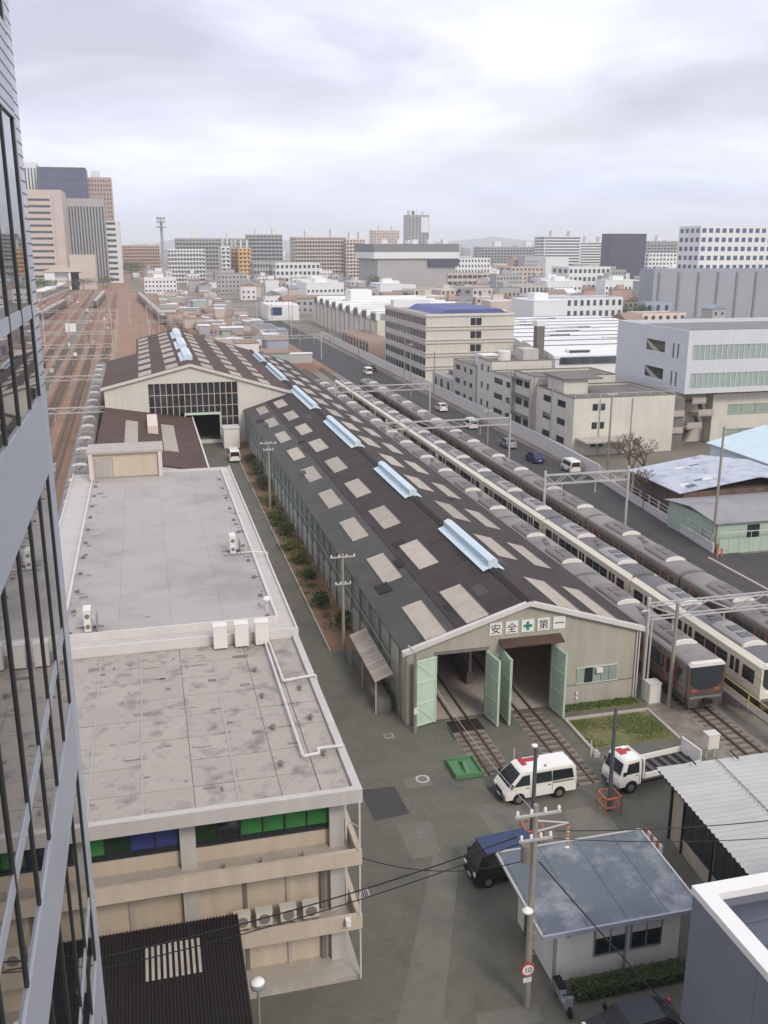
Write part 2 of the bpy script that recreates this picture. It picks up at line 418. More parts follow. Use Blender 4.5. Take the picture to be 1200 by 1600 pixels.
def at_y(px, py, Y):                                 # surveyed point: where the sight line meets the plane y = Y
    d = ray(px, py); t = Y / d.y
    return Vector((d.x * t, Y, CAM_H + d.z * t))
def gnd(px, py, z=0.0):
    d = ray(px, py); t = (z - CAM_H) / d.z
    return Vector((d.x * t, d.y * t, z))
def sheet(name, m, x0, y0, x1, y1, z, label=None):
    return struct(name, MB().box(x0, y0, z - 0.3, x1, y1, z), m, label)

# ================================================================== GROUND
struct('ground', MB().poly([(-6000, -300, 0), (9000, -300, 0), (9000, 12000, 0), (-6000, 12000, 0)]), 'ground')
hm = MB()
pts = []
for i in range(81):
    x = -3500 + i * 130
    pts.append((x, 60 + 40 * math.sin(i * 0.21 + 0.6) * math.sin(i * 0.083) + 30 * math.sin(i * 0.47) ** 2 + random.uniform(-8, 8)))
for (xa, ha), (xb, hb) in zip(pts[:-1], pts[1:]):
    hm.poly([(xa, 7200, 0), (xb, 7200, 0), (xb, 8000, hb), (xa, 8000, ha)])
    hm.poly([(xa, 8000, ha), (xb, 8000, hb), (xb, 9500, 0), (xa, 9500, 0)])
struct('hills', hm, 'hill')
sheet('rail_yard', 'ballast', -95, 10, -7.0, 1100, 0.004)
sheet('rail_yard', 'ballast', -7.0, 232, 47, 700, 0.004)
sheet('siding_bed', 'ballast_grey', 31.6, 15, 46.2, 232, 0.004)
sheet('road', 'road', 46.2, 40, 57.6, 430, 0.006)
sheet('yard', 'asphalt', 7.2, 8, 31.6, 53.6, 0.004)
sheet('access_road', 'asphalt', 7.2, 53.6, 12.4, 152, 0.004)
sheet('planting_strip', 'soil', 12.4, 66, 14.9, 150, 0.008)
sheet('planting_strip', 'asphalt', 12.4, 53.6, 14.9, 66, 0.004)
sheet('floor', 'concrete', 15.2, 53.6, 31.2, 216, 0.008)
sheet('forecourt', 'asphalt', -10, 8, 7.2, 34, 0.004)
pp = [gnd(678, 1332), gnd(716, 1362), gnd(688, 1640), gnd(612, 1640)]  # outline of a slightly paler strip laid over the yard asphalt
struct('pale_strip', MB().prism([(p.x, p.y) for p in pp], 'z', 0.001, 0.009), 'asphalt_light')
random.seed(31)
for k in range(15):
    x, y = random.uniform(8.5, 22), random.uniform(24, 51)
    if 14 < x < 22 and y < 36: continue
    w, d_ = random.uniform(.8, 2.6), random.uniform(.6, 3.2); j_ = lambda: random.uniform(-.15, .15)
    struct('asphalt_patch', MB().prism([(x + j_(), y + j_()), (x + w + j_(), y + j_()), (x + w + j_(), y + d_ + j_()), (x + j_(), y + d_ + j_())], 'z', .0, .0075 + k * .0002), random.choice(('road', 'asphalt_light', 'asphalt_light')))
for k, (x, y) in enumerate(((8.2, 37.5), (8.2, 43.0), (8.3, 52.0), (13.2, 52.0))):
    dg = bpy.data.objects.new('drain_grate', None); COL.objects.link(dg); dg.location = (x, y, 0); tag(dg, ('drain grate by the near office corner', 'drain grate halfway along the office', 'drain grate near the roof step of the office', 'drain grate before the lean-to canopy')[k], 'drain')
    MB().box(x, y, .004, x + .6, y + .6, .014).build('frame', 'concrete', dg)
    for q in range(5): ibox('bar', 'frame_dark', dg, x + .06 + q * .1, y + .06, .012, x + .12 + q * .1, y + .54, .02)
tag(MB().box(12.3, 66, 0, 12.42, 150, .13).build('kerb', 'concrete'), kind='structure')
sheet('lawn', 'grass_ground', 25.4, 47.6, 31.2, 51.3, 0.03)
# concrete kerbs round the lawn
for a in ((25.2, 51.3, 31.4, 51.55), (31.2, 47.4, 31.4, 51.3), (25.2, 47.4, 25.4, 51.3)):
    tag(MB().box(a[0], a[1], 0, a[2], a[3], 0.14).build('kerb', 'concrete'), kind='structure')
tag(MB().box(25.6, 52.3, 0, 31.3, 53.35, 0.05).build('verge', 'grass_ground'), kind='structure')
g = MB()
for i in range(5200):
    x, y = random.uniform(25.5, 31.1), random.uniform(47.7, 51.2)
    if math.sin(x * 1.3 + 0.8) + math.sin(y * 1.7 + x * 0.6) + random.uniform(-1, 1) < -0.35: continue
    h = random.uniform(0.05, 0.14); a = random.uniform(0, 6.28); w = 0.03
    dx, dy = math.cos(a) * w, math.sin(a) * w
    g.poly([(x - dx, y - dy, 0.03), (x + dx, y + dy, 0.03), (x + random.uniform(-.05, .05), y + random.uniform(-.05, .05), 0.03 + h)])
for i in range(1500):
    x, y = random.uniform(25.7, 31.2), random.uniform(52.35, 53.3)
    h = random.uniform(0.06, 0.22); a = random.uniform(0, 6.28); dx, dy = math.cos(a) * .035, math.sin(a) * .035
    g.poly([(x - dx, y - dy, 0.05), (x + dx, y + dy, 0.05), (x + random.uniform(-.06, .06), y, 0.05 + h)])
tag(g.build('grass', 'grass'), 'short patchy green grass beside the train shed', 'grass', kind='stuff')

# ------------------------------------------------------------------ tracks
def track(xc, y0, y1, bed=None, skew=0.0, sleepers=True, gauge=1.0, name='railway_track', z=0.0):
    root = bpy.data.objects.new(name, None); COL.objects.link(root); root.location = (xc, y0, z); tag(root, kind='structure')
    L = y1 - y0
    b = MB()
    if bed:
        MB().prism([(-1.5, 0.0), (1.5, 0.0), (1.15, 0.13), (-1.15, 0.13)], 'y', 0, L).build('ballast_bed', bed).parent = root
        zb = 0.13
    else: zb = 0.012
    for s in (-1, 1):
        MB().box(s * gauge / 2 - 0.045, 0, zb + 0.03, s * gauge / 2 + 0.045, L, zb + 0.16).build('rail', 'rail').parent = root
    if sleepers:
        m = MB(); n = 0; yy = 0.3
        while yy < min(L, 260):
            m.box(-1.0, yy, zb - 0.03, 1.0, yy + 0.2, zb + 0.035); yy += 0.62
        o = m.build('sleepers', 'sleeper'); o.parent = root; o['kind'] = 'stuff'
    root.rotation_euler = (0, 0, skew)
    return root
for k in range(13):
    track(-8.0 - 3.9 * k + (0.0 if k == 0 else -0.4), 60, 880 if k % 3 else 700, ('ballast_rust', 'ballast', 'ballast_rust', 'ballast_grey')[k % 4], R(0.77))
for xc in (34.6, 39.2, 43.4): track(xc, 20, 240, 'ballast_grey')
for k, (xc, y0, y1) in enumerate(((14, 226, 500), (19, 226, 520), (24, 226, 540), (30, 240, 560), (36, 240, 560))):
    track(xc, y0, y1, 'ballast_rust', R(1.6))
# short tracks leading out of the shed with individual sleepers
for xc, y0 in ((18.6, 46.3), (23.2, 44.0)):
    root = bpy.data.objects.new('railway_track', None); COL.objects.link(root); root.location = (xc, y0, 0); tag(root, kind='structure')
    for s in (-1, 1):
        MB().box(xc + s * 0.5 - 0.045, y0, 0.02, xc + s * 0.5 + 0.045, 120, 0.14).build('rail', 'rail', root)
    MB().box(xc - 1.05, y0, 0.0, xc + 1.05, 53.3, 0.016).build('ballast_bed', 'ballast_grey', root)
    yy = y0 + 0.3
    while yy < 53.0:
        ibox('sleeper', 'sleeper', root, xc - 0.95, yy, 0.005, xc + 0.95, yy + 0.22, 0.07 + random.choice((0, .01))); yy += 0.62
tag(MB().box(17.6, 51.6, 0, 19.7, 53.0, 0.10).build('pit_cover', 'roof_black'), 'dark steel plate between the rails at the left shed door', 'plate')

# ================================================================== LEFT OFFICE BUILDING
lb = thing('office_building', 'three-storey concrete railway office with a long flat grey roof', 'building', (0, 60, 0))
XL, XR, Y0, Y1, YB = -7.4, 7.25, 32.4, 48.6, 91.0
MB().box(XL + 0.6, 34.0, 0, 6.75, YB - 0.8, 8.7).build('wall', 'concrete_pink', lb)
MB().box(XL + 0.2, 32.5, 0, 7.2, 34.6, 0.22).build('plinth', 'concrete', lb)
MB().box(6.7, 34.6, 0, 7.2, YB, 0.22).build('plinth', 'concrete', lb)
# balcony slabs with an upstand along the front edge and the right edge
for zf in (5.85, 2.75):
    m = MB().box(XL, Y0 + 0.22, zf - 0.12, XR - 0.22, 34.0, zf).box(6.75, 34.0, zf - 0.12, XR - 0.22, YB - 1, zf)
    sb = m.build('balcony_slab', 'concrete', lb)
    MB().box(XL, Y0, zf - 0.14, XR, Y0 + 0.22, zf + 0.52).build('upstand', 'concrete_pink', sb)
    MB().box(XR - 0.22, Y0 + 0.22, zf - 0.14, XR, YB - 1, zf + 0.52).build('upstand', 'concrete_pink', sb)
# pillars
for x in (-6.3, 0.07, 6.15):
    for z0, z1 in ((5.85, 8.7), (2.75, 5.71), (0.2, 2.6)):
        ibox('pillar', 'concrete_pale', lb, x, 33.62, z0, x + 0.62, 34.0 - 0.003, z1)
        ibox('pillar_bracket', 'concrete_pale', lb, x + 0.1, 33.45, z1 - 0.3, x + 0.5, 33.62, z1 - 0.02)
# window band of the top storey, each pane by itself
for xa, xb in ((-5.68, 0.07), (0.69, 6.15)):
    n = 6
    fr = MB()
    fr.box(xa, 33.88, 6.62, xb, 33.998, 6.70).box(xa, 33.88, 8.42, xb, 33.998, 8.5)
    for i in range(n + 1):
        x = xa + (xb - xa) * i / n
        fr.box(x - 0.03, 33.87, 6.70, x + 0.03, 33.998, 8.42)
    wf = fr.build('window_frame', 'frame_dark', lb)
    kinds = ['blind_green', 'blind_green', 'blind_green', 'blind_dark', 'blind_blue', 'blind_blue'] if xa < 0 else \
            ['blind_dark', 'glass', 'blind_green', 'blind_green', 'blind_green', 'blind_green']
    for i in range(n):
        w = (xb - xa) / n; x = xa + w * i
        ibox('pane', 'glass', lb, x + 0.03, 33.93, 6.70, x + w - 0.03, 33.985, 6.88)
        ibox('pane', kinds[i], lb, x + 0.03, 33.93, 6.88, x + w - 0.03, 33.985, 8.42)
# wall joints and drain pipes of the lower storeys
for zf, zt in ((2.75, 5.7), (0.22, 2.6)):
    for x in (-4.2, -2.1, 2.5, 4.3):
        ibox('wall_rib', 'concrete_dark' if x in (2.5,) else 'concrete', lb, x, 33.9, zf, x + 0.16, 34.0 - 0.004, zt)
ibox('downpipe', 'concrete_dark', lb, 5.75, 33.8, 0.2, 5.95, 33.97, 5.6)
ibox('downpipe', 'trim_white', lb, 6.85, 33.8, 2.8, 6.92, 33.87, 8.7)
for z0, z1 in ((0.22, 2.6), (3.37, 5.7), (6.47, 8.7)):
    ibox('downpipe', 'trim_white', lb, 7.1, 32.28, z0, 7.17, 32.36, z1)
for zf, zt, xs in ((3.3, 5.0, (-5.0, -3.2, -1.2, 1.6, 3.4, 5.0)),):
    pass
ibox('floodlight', 'white_paint', lb, 6.5, 32.1, 3.05, 6.7, 32.4 - .004, 3.3)
# floor slab lip fixings
for x in (-5.2, -3.6, 1.7, 3.2, 4.9):
    ibox('rail_stub', 'concrete_dark', lb, x, 33.2, 5.85, x + 0.06, 33.26, 6.15)
# front roof: slab, parapet lip and separate roof panels with open joints
MB().box(XL, Y0, 8.7, XR, Y1, 8.98).build('roof_deck', 'joint', lb)
m = MB().box(XL, Y0, 8.98, XR, Y0 + 0.28, 9.22).box(XR - 0.3, Y0 + 0.28, 8.98, XR, Y1, 9.22)
m.build('parapet', 'concrete_pale', lb)
MB().box(XL, Y0 - 0.03, 8.62, XR + 0.03, Y0, 9.22).box(XR, Y0, 8.62, XR + 0.03, Y1, 9.22).build('fascia', 'concrete_pale', lb)
xs = [XL, -5.3, -3.3, -1.25, 0.75, 2.45, 4.15, 5.7, XR - 0.32]
ys = [Y0 + 0.3, 34.5, 36.6, 38.6, 40.7, 42.7, 44.7, 46.6, Y1 - 0.05]
for i in range(len(xs) - 1):
    for j in range(len(ys) - 1):
        g0 = 0.03 if i % 2 else 0.012; g1 = random.choice((0.008, 0.012, 0.03))
        ibox('roof_panel', 'roof_old', lb, xs[i] + g0, ys[j] + g1, 8.98, xs[i + 1] - 0.012, ys[j + 1] - g1, 9.03 + random.choice((0, .006, .012)))
# repair patches and small vents on the old roof
for x in (-3.3, -1.25, 2.45):
    ibox('roof_seam', 'roof_slab', lb, x - .04, Y0 + .4, 9.03, x + .03, Y1 - .3, 9.062)
for i in range(70):
    x, y = random.gauss(0, 3), random.uniform(33.2, 48)
    if abs(x) > 5: continue
    ibox('patch', random.choice(('concrete_dark', 'roof_slab', 'joint')), lb, x, y, 9.03, x + random.choice((.12, .25, .5, .8)), y + random.choice((.05, .1, .16, .3)), 9.05)
for i, (x, y) in enumerate(((4.4, 35.2), (4.5, 38.4), (4.4, 41.6), (4.4, 44.6), (6.3, 35.6), (6.3, 38.9), (6.3, 42.0), (-4.8, 41.0))):
    v = MB().cyl((x, y, 9.0), (x, y, 9.2), 0.07, 0.07, 8).cyl((x, y, 9.2), (x, y, 9.28), 0.14, 0.1, 8)
    v.build('roof_vent', 'concrete_dark', lb)
# rear roof: outer ledge, raised deck, white kerb
MB().box(-7.2, Y1, 8.7, 7.2, YB, 9.4).build('roof_ledge', 'concrete_pale', lb)
MB().box(-7.2, Y1 - 0.12, 9.05, 7.3, Y1, 9.62).box(7.2, Y1, 9.3, 7.3, YB, 9.56).box(-7.3, Y1 - .12, 9.3, -7.2, YB, 9.56).build('parapet', 'trim_white', lb)
DX0, DX1, DY0, DY1 = -5.3, 6.25, 50.0, 88.5
MB().box(DX0, DY0, 9.4, DX1, DY1, 9.66).build('roof_deck', 'concrete', lb)
for i in range(4):
    for j in range(8):
        a = DX0 + (DX1 - DX0) * i / 4; b = DX0 + (DX1 - DX0) * (i + 1) / 4
        c = DY0 + (DY1 - DY0) * j / 8; d = DY0 + (DY1 - DY0) * (j + 1) / 8
        ibox('roof_panel', 'roof_slab', lb, a + 0.004, c + 0.004, 9.66, b - 0.004, d - 0.004, 9.70 + random.choice((0, .004)))
MB().box(DX0 - .14, DY0 - .14, 9.4, DX0, DY1, 9.86).box(DX1, DY0 - .14, 9.4, DX1 + .14, DY1, 9.86).box(DX0, DY0 - .14, 9.4, DX1, DY0, 9.86).build('kerb', 'trim_white', lb)
for i in range(60):
    x, y = (random.choice((random.uniform(-5.1, -4.6), random.uniform(5.5, 6.1), random.uniform(-5, 6))), random.uniform(51, 86))
    ibox('patch', random.choice(('concrete_dark', 'concrete', 'joint')), lb, x, y, 9.70, x + random.choice((.15, .3, .5)), y + random.choice((.12, .3, .5)), 9.712)
for i in range(11):
    y = 50.2 + i * 3.4
    ibox('pipe_support', 'concrete_dark', lb, 5.72, y, 9.70, 5.95, y + 0.25, 9.84)
    ibox('pipe_support', 'concrete_dark', lb, -5.1, y, 9.70, -4.85, y + 0.25, 9.84)
# penthouse at the far end with a framed panel
ph = MB().box(-5.6, 87.6, 9.4, 0.9, 91.2, 12.0).build('penthouse', 'concrete_pink', lb)
MB().box(-5.75, 87.3, 12.0, 1.05, 91.3, 12.2).build('roof', 'concrete', ph)
MB().box(-5.6, 87.25, 9.7, -5.25, 87.6, 12.0).box(0.55, 87.25, 9.7, 0.9, 87.6, 12.0).build('pilaster', 'trim_white', ph)
MB().box(-5.1, 87.52, 9.8, -3.6, 87.597, 11.6).build('shutter', 'concrete', ph)
MB().box(-3.5, 87.5, 9.8, 0.45, 87.597, 11.65).build('panel', 'concrete_pink', ph)
# handrail of the front stair corner
MB().path([(6.85, 33.0, 7.4), (7.12, 32.6, 7.4)], 0.03).build('handrail', 'trim_white', lb)
# pipes from the air-conditioning units across the roof
pipe = thing('pipe_run', 'white pipe run crossing the front office roof from the air conditioners', 'pipe', (5, 40, 9.05))
for off, ln in ((0.0, 1), (0.22, 0)):
    x = 5.35 + off
    pts = [(x, 47.9, 9.25), (x + 0.05, 42.8 if not ln else 35.4, 9.25)]
    if ln: pts += [(5.4, 35.4, 9.25), (6.1, 35.5, 9.25), (6.1, 35.8, 9.3), (7.2, 35.8, 9.3), (7.2, 35.8, 9.1)]
    else: pts += [(6.2, 42.9, 9.25), (7.2, 42.9, 9.34), (7.27, 42.9, 9.3), (7.3, 42.9, 8.6)]
    MB().path(pts, 0.07, 6).build('pipe', 'trim_white', pipe)

def ac_unit(name, label, x, y, z, w, d, h, group, fans=1, casing='ac_white'):
    o = thing(name, label, 'air conditioner', (x, y, z), group)
    MB().box(x - w/2, y - d/2, z + 0.1, x + w/2, y + d/2, z + h).build('casing', casing, o)
    MB().box(x - w/2 + .05, y - d/2, z, x - w/2 + .13, y + d/2, z + .1).box(x + w/2 - .13, y - d/2, z, x + w/2 - .05, y + d/2, z + .1).build('foot', 'concrete_dark', o)
    for k in range(fans):
        zc = z + 0.1 + (h - 0.1) * (k + 0.5) / fans
        MB().cyl((x, y - d/2 - 0.012, zc), (x, y - d/2 + 0.02, zc), min(w, (h-.1)/fans) * 0.38, n=16).build('fan_grille', 'ac_grey', o)
    MB().box(x - w/2 - .02, y - d/2 - .02, z + h, x + w/2 + .02, y + d/2 + .02, z + h + .04).build('lid', casing, o)
    return o
for i, x in enumerate((2.95, 4.1, 5.2)):
    ac_unit('air_conditioner', ('left', 'middle', 'right')[i] + ' of three tall white air conditioners at the roof step', x, 48.1, 9.03, 0.72, 0.6, 1.35, 'tall air conditioners at the roof step', 0)
for i, x in enumerate((2.35, 3.25, 4.25, 5.2)):
    ac_unit('air_conditioner', ('first', 'second', 'third', 'fourth')[i] + ' small beige condenser from the left on the office balcony', x, 33.2, 2.95, 0.66, 0.34, 0.74, 'condensers on the balcony', 1, 'wall_cream')
for i, (x, y) in enumerate(((-4.0, 50.7), (5.0, 62.6))):
    o = ac_unit('air_conditioner', ('white slim air conditioner standing at the left rear roof corner', 'white slim air conditioner on a frame at the right roof edge')[i], x, y, 9.7, 0.36, 0.9, 1.3, 'slim air conditioners on the rear roof', 2)
    MB().box(x - 0.7, y - 0.6, 9.72, x + 0.8, y - 0.52, 9.8).box(x - 0.7, y + .4, 9.72, x + 0.8, y + .48, 9.8).box(x + .45, y - .5, 9.8, x + .52, y + .4, 10.7).build('rack', 'steel', o)
MB_ = MB().path([(5.3, 62.2, 9.8), (6.3, 62.1, 9.85), (7.3, 62.0, 9.75), (7.32, 62.0, 8.8)], 0.06)
tag(MB_.build('drain_pipe', 'trim_white'), 'short white pipe running over the right roof edge', 'pipe')
vt = thing('ventilator', 'small white mushroom ventilator near the right rear roof corner', 'ventilator', (5.9, 51.3, 9.7))
MB().cyl((5.9, 51.3, 9.7), (5.9, 51.3, 10.35), 0.06, n=8).build('stem', 'trim_white', vt)
MB().lathe((5.9, 51.3, 10.3), [(0.02, 0), (0.2, 0.02), (0.2, 0.15), (0.12, 0.27), (0.0, 0.3)], 12).build('cap', 'white_paint', vt, True)

# black corrugated lean-to in front of the office
ln = thing('lean_to_shed', 'dark corrugated lean-to with pale translucent strips in front of the office', 'shed', (-0.5, 28, 0))
prof = []
m = MB(); nx = 84
for i in range(nx):
    xa, xb = -3.2 + 5.3 * i / nx, -3.2 + 5.3 * (i + 1) / nx
    za, zb = (0.045, -0.045) if i % 2 else (-0.045, 0.045)
    m.poly([(xa, 24.0, 4.3 + za), (xb, 24.0, 4.3 + zb), (xb, 31.9, 4.75 + zb), (xa, 31.9, 4.75 + za)])
m.build('roof', 'roof_black', ln)
for ya, yb, xa, xb in ((29.2, 30.9, -1.45, 0.55), (24.5, 26.6, -0.7, 1.2)):
    m = MB(); k = int((xb - xa) / 0.105)
    for i in range(k):
        if i % 2: continue
        x0 = xa + i * 0.105
        zz = lambda y: 4.3 + 0.45 * (y - 24) / 7.9 + 0.055
        m.poly([(x0, ya, zz(ya)), (x0 + .105, ya, zz(ya)), (x0 + .105, yb, zz(yb)), (x0, yb, zz(yb))])
    m.build('translucent_sheet', 'skylight', ln)
MB().box(-3.1, 24.2, 0, 2.0, 24.35, 4.2).box(1.85, 24.35, 0, 2.0, 31.8, 4.25).build('wall', 'concrete_dark', ln)
lp = thing('yard_lamp', 'round white yard lamp on a thin post by the dark lean-to', 'lamp', (2.5, 28.9, 0))
MB().cyl((2.5, 28.9, 0), (2.5, 28.9, 3.8), 0.06, 0.05).build('post', 'steel', lp)
MB().lathe((2.5, 28.9, 3.7), [(0.06, 0), (0.26, 0.12), (0.3, 0.3), (0.28, 0.36)], 16).build('shade', 'ac_blue', lp, True)
MB().lathe((2.5, 28.9, 3.7), [(0.27, 0.34), (0.2, 0.42), (0.0, 0.46)], 16).build('lens', 'lamp_white', lp, True)

# ================================================================== GLASS TOWER, LEFT
TX, TY0, TY1 = -1.6, 4.0, 16.15
tw = thing('office_tower', 'grey panelled office tower with dark reflecting windows at the left edge', 'building', (-8, 10, 0))
MB().box(-26, TY0, 0, TX - 0.22, TY1 - 0.02, 62).build('core', 'tower_seam', tw)
per = 5.25
def seg(name, m, y0, y1, z0, z1, x1=TX, dx=0.2): return ibox(name, m, tw, x1 - dx, y0, z0, x1, y1, z1)
cols = [16.15 - 0.72 - 1.32 * i for i in range(9)]     # mullion lines, from the far corner towards the camera
for k in range(-3, 6):
    wb = 22.55 + per * k; wt = wb + 4.0; tr = wb + 1.28
    if wt > 60: continue
    if wb < 0: continue
    # spandrel panels, in sheets about four metres long
    pz = [(wt, wb + per)]
    y = TY1 - 0.6
    for (ya, yb) in ((TY1 - 4.6, TY1 - 0.62), (TY1 - 8.6, TY1 - 4.615), (TY0, TY1 - 8.615)):
        seg('panel', 'tower_panel', ya, yb, wt + 0.012, wb + per - 0.012)
    seg('corner_panel', 'tower_edge', TY1 - 0.605, TY1, wb + 0.006, wb + per - 0.006)
    if k >= 1:                                         # the upper storeys have ribbed tiles
        for q in range(7):
            z = wt + 0.09 + q * 0.17
            ibox('tile_joint', 'tower_seam', tw, TX - 0.05, TY1 - 4.6, z, TX + 0.004, TY1 - 0.62, z + 0.02)
        for q in range(29):
            z = wb + 0.1 + q * 0.18
            ibox('tile_joint', 'tower_seam', tw, TX - 0.05, TY1 - 0.60, z, TX + 0.004, TY1 - 0.01, z + 0.02)
    # panes, mullions and a transom
    for i in range(8):
        ya, yb = cols[i + 1], cols[i]
        if ya < TY0: ya = TY0
        ibox('pane', 'glass_tower', tw, TX - 0.16, ya + 0.035, wb, TX - 0.035, yb - 0.035, tr - 0.1)
        ibox('pane', 'glass_tower', tw, TX - 0.16, ya + 0.035, tr + 0.1, TX - 0.035, yb - 0.035, wt)
        ibox('mullion', 'frame_dark', tw, TX - 0.2, yb - 0.035, wb, TX - 0.012, yb + 0.035, wt)
        ibox('transom', 'tower_panel', tw, TX - 0.2, ya + 0.035, tr - 0.1, TX - 0.02, yb - 0.035, tr + 0.1)
    seg('jamb', 'tower_panel', cols[0] + 0.05, TY1 - 0.62, wb, wt)

# ================================================================== GREY CLAD BUILDING, BOTTOM RIGHT
gb = thing('annex_building', 'grey panel-clad building with a white-capped parapet at the lower right corner', 'building', (22, 18, 0))
GX, GY = 17.0, 24.1
MB().box(GX + .06, 6.06, 0, 32, GY - .06, 8.2).build('core', 'tower_seam', gb)
for i in range(5):
    ya, yb = 6 + 3.62 * i, 6 + 3.62 * (i + 1)
    for z0, z1 in ((0.05, 2.7), (2.715, 5.4), (5.415, 8.72)):
        ibox('panel', 'grey_panel', gb, GX, ya + .008, z0, GX + 0.06, yb - .008, z1)
for i in range(4):
    xa, xb = GX + .06 + 3.73 * i, GX + .06 + 3.73 * (i + 1)
    for z0, z1 in ((0.05, 2.7), (2.715, 5.4), (5.415, 8.72)):
        ibox('panel', 'grey_panel', gb, xa + .008, GY - .06, z0, xb - .008, GY, z1)
MB().box(GX - .05, 6, 8.72, GX + .55, GY + .05, 9.0).box(GX + .55, GY - .55, 8.72, 32, GY + .05, 9.0).build('parapet_cap', 'white_paint', gb)
MB().box(GX + .06, 6.06, 8.2, GX + .4, GY - .06, 8.72).box(GX + .4, GY - .4, 8.2, 32, GY - .06, 8.72).build('parapet', 'grey_panel', gb)
MB().box(GX + .4, 6.1, 8.2, 32, GY - .4, 8.26).build('roof', 'roof_navy', gb)
for i in range(9):
    y = GY - 1.3 - i * 1.05
    ibox('roof_seam', 'roof_slate', gb, GX + 1.0, y, 8.26, 31.5, y + 0.05, 8.33)
MB().path([(GX + 3.2, 22.9, 8.5), (GX + 6, 22.9, 8.5)], 0.05).path([(GX + 3.2, 22.3, 8.5), (GX + 3.2, 22.9, 8.5)], 0.05).build('roof_rail', 'steel_pale', gb)

# ================================================================== WHITE HUT
ht = thing('hut', 'low white hut with a shallow grey metal roof behind the utility pole', 'hut', (17.7, 32, 0))
MB().box(15.0, 30.3, 0, 20.9, 34.2, 3.0).build('wall', 'white_wall', ht)
m = MB().prism([(29.55, 3.05), (34.75, 3.32), (34.75, 3.42), (29.55, 3.15)], 'x', 14.1, 21.3)
rf = m.build('roof', 'roof_slate', ht)
for i in range(4):
    x = 14.25 + i * 1.84
    MB().prism([(29.6, 3.152), (34.7, 3.417), (34.7, 3.436), (29.6, 3.171)], 'x', x, x + 0.025).build('seam', 'roof_slate', rf)
MB().box(14.05, 29.45, 2.98, 21.35, 29.55, 3.17).build('gutter', 'ac_blue', ht)
MB().prism([(29.55, 3.05), (34.8, 3.32), (34.8, 3.46), (29.55, 3.19)], 'x', 14.02, 14.1).build('verge', 'steel_pale', ht)
MB().prism([(29.55, 3.05), (34.8, 3.32), (34.8, 3.46), (29.55, 3.19)], 'x', 21.3, 21.38).build('verge', 'steel_pale', ht)
MB().box(14.1, 34.75, 3.3, 21.3, 34.83, 3.47).build('verge', 'steel_pale', ht)
for xa, xb in ((16.8, 18.3), (18.5, 20.0)):
    w = MB().box(xa, 30.22, 0.98, xb, 30.297, 1.05).box(xa, 30.22, 2.45, xb, 30.297, 2.5).box(xa, 30.22, 1.05, xa + .06, 30.297, 2.45).box(xb - .06, 30.22, 1.05, xb, 30.297, 2.45).box((xa+xb)/2 - .03, 30.22, 1.05, (xa+xb)/2 + .03, 30.297, 2.45).build('window', 'steel', ht)
    for a, b in ((xa + .06, (xa+xb)/2 - .03), ((xa+xb)/2 + .03, xb - .06)):
        ibox('pane', 'glass', w, a, 30.25, 1.05, b, 30.296, 1.85)
        ibox('blind', 'ac_white', w, a, 30.25, 1.85, b, 30.296, 2.45)
ibox('downpipe', 'ac_blue', ht, 18.24, 30.18, 0, 18.34, 30.27, 2.98)
ibox('corner_post', 'ac_blue', ht, 14.95, 30.24, 0, 15.1, 30.3, 2.98)
ibox('vent', 'steel', ht, 15.55, 30.22, 2.2, 15.7, 30.297, 2.6)
ibox('door', 'pole_dark', ht, 14.93, 32.4, 0, 14.997, 33.3, 2.0)
# clipped hedge in front of the hut
def leaf_cloud(mb, c, r, n, s, zmin=0.0):
    for i in range(n):
        while True:
            p = Vector((random.uniform(-1, 1), random.uniform(-1, 1), random.uniform(-1, 1)))
            if 0.35 < p.length < 1: break
        q = Vector((c[0] + p.x * r[0], c[1] + p.y * r[1], max(zmin, c[2] + p.z * r[2])))
        a = Vector((random.gauss(0, 1), random.gauss(0, 1), random.gauss(0, 1))).normalized(); b = a.orthogonal().normalized()
        k = s * random.uniform(0.6, 1.3)
        mb.poly([q - a * k, q + b * k * .5, q + a * k, q - b * k * .5])
hd = thing('hedge', 'low clipped green hedge along the front of the white hut', 'hedge', (18.3, 29.4, 0))
m = MB()
for i in range(2600):
    x, y, z = random.uniform(15.5, 20.9), random.uniform(28.9, 29.75), random.uniform(0.05, 0.62)
    q = Vector((x, y, z)); a = Vector((random.gauss(0, 1), random.gauss(0, 1), random.gauss(0, 1))).normalized(); b = a.orthogonal().normalized(); k = random.uniform(.05, .09)
    m.poly([q - a * k, q + b * k * .6, q + a * k, q - b * k * .6])
m.build('foliage', 'leaf', hd)
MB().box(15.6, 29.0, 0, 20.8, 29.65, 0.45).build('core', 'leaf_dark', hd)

# ================================================================== CORRUGATED STORE (right)
st = thing('store_shed', 'store shed with a pale ribbed roof and a dark-windowed beige side wall', 'shed', (28, 34.5, 0))
MB().box(24.1, 22.0, 0, 33.6, 38.4, 3.7).build('wall', 'wall_beige', st)
m = MB(); n = 96; ya, yb = 21.5, 39.0
for i in range(n):
    a, b = ya + (yb - ya) * i / n, ya + (yb - ya) * (i + 1) / n
    za, zb = (0.05, -0.05) if i % 2 else (-0.05, 0.05)
    for (xa, xb) in ((23.3, 34.2),):
        m.poly([(xa, a, 3.95 + za), (xb, a, 4.35 + za), (xb, b, 4.35 + zb), (xa, b, 3.95 + zb)])
for k, x in enumerate((23.3,)):
    m.build('roof', 'roof_zinc', st)
for x in (26.6, 29.6):
    ibox('roof_lap', 'concrete_dark', st, x, 21.5, 4.03 + (x - 23.3) * .0367, x + 0.03, 39.0, 4.045 + (x - 23.3) * .0367 + .03)
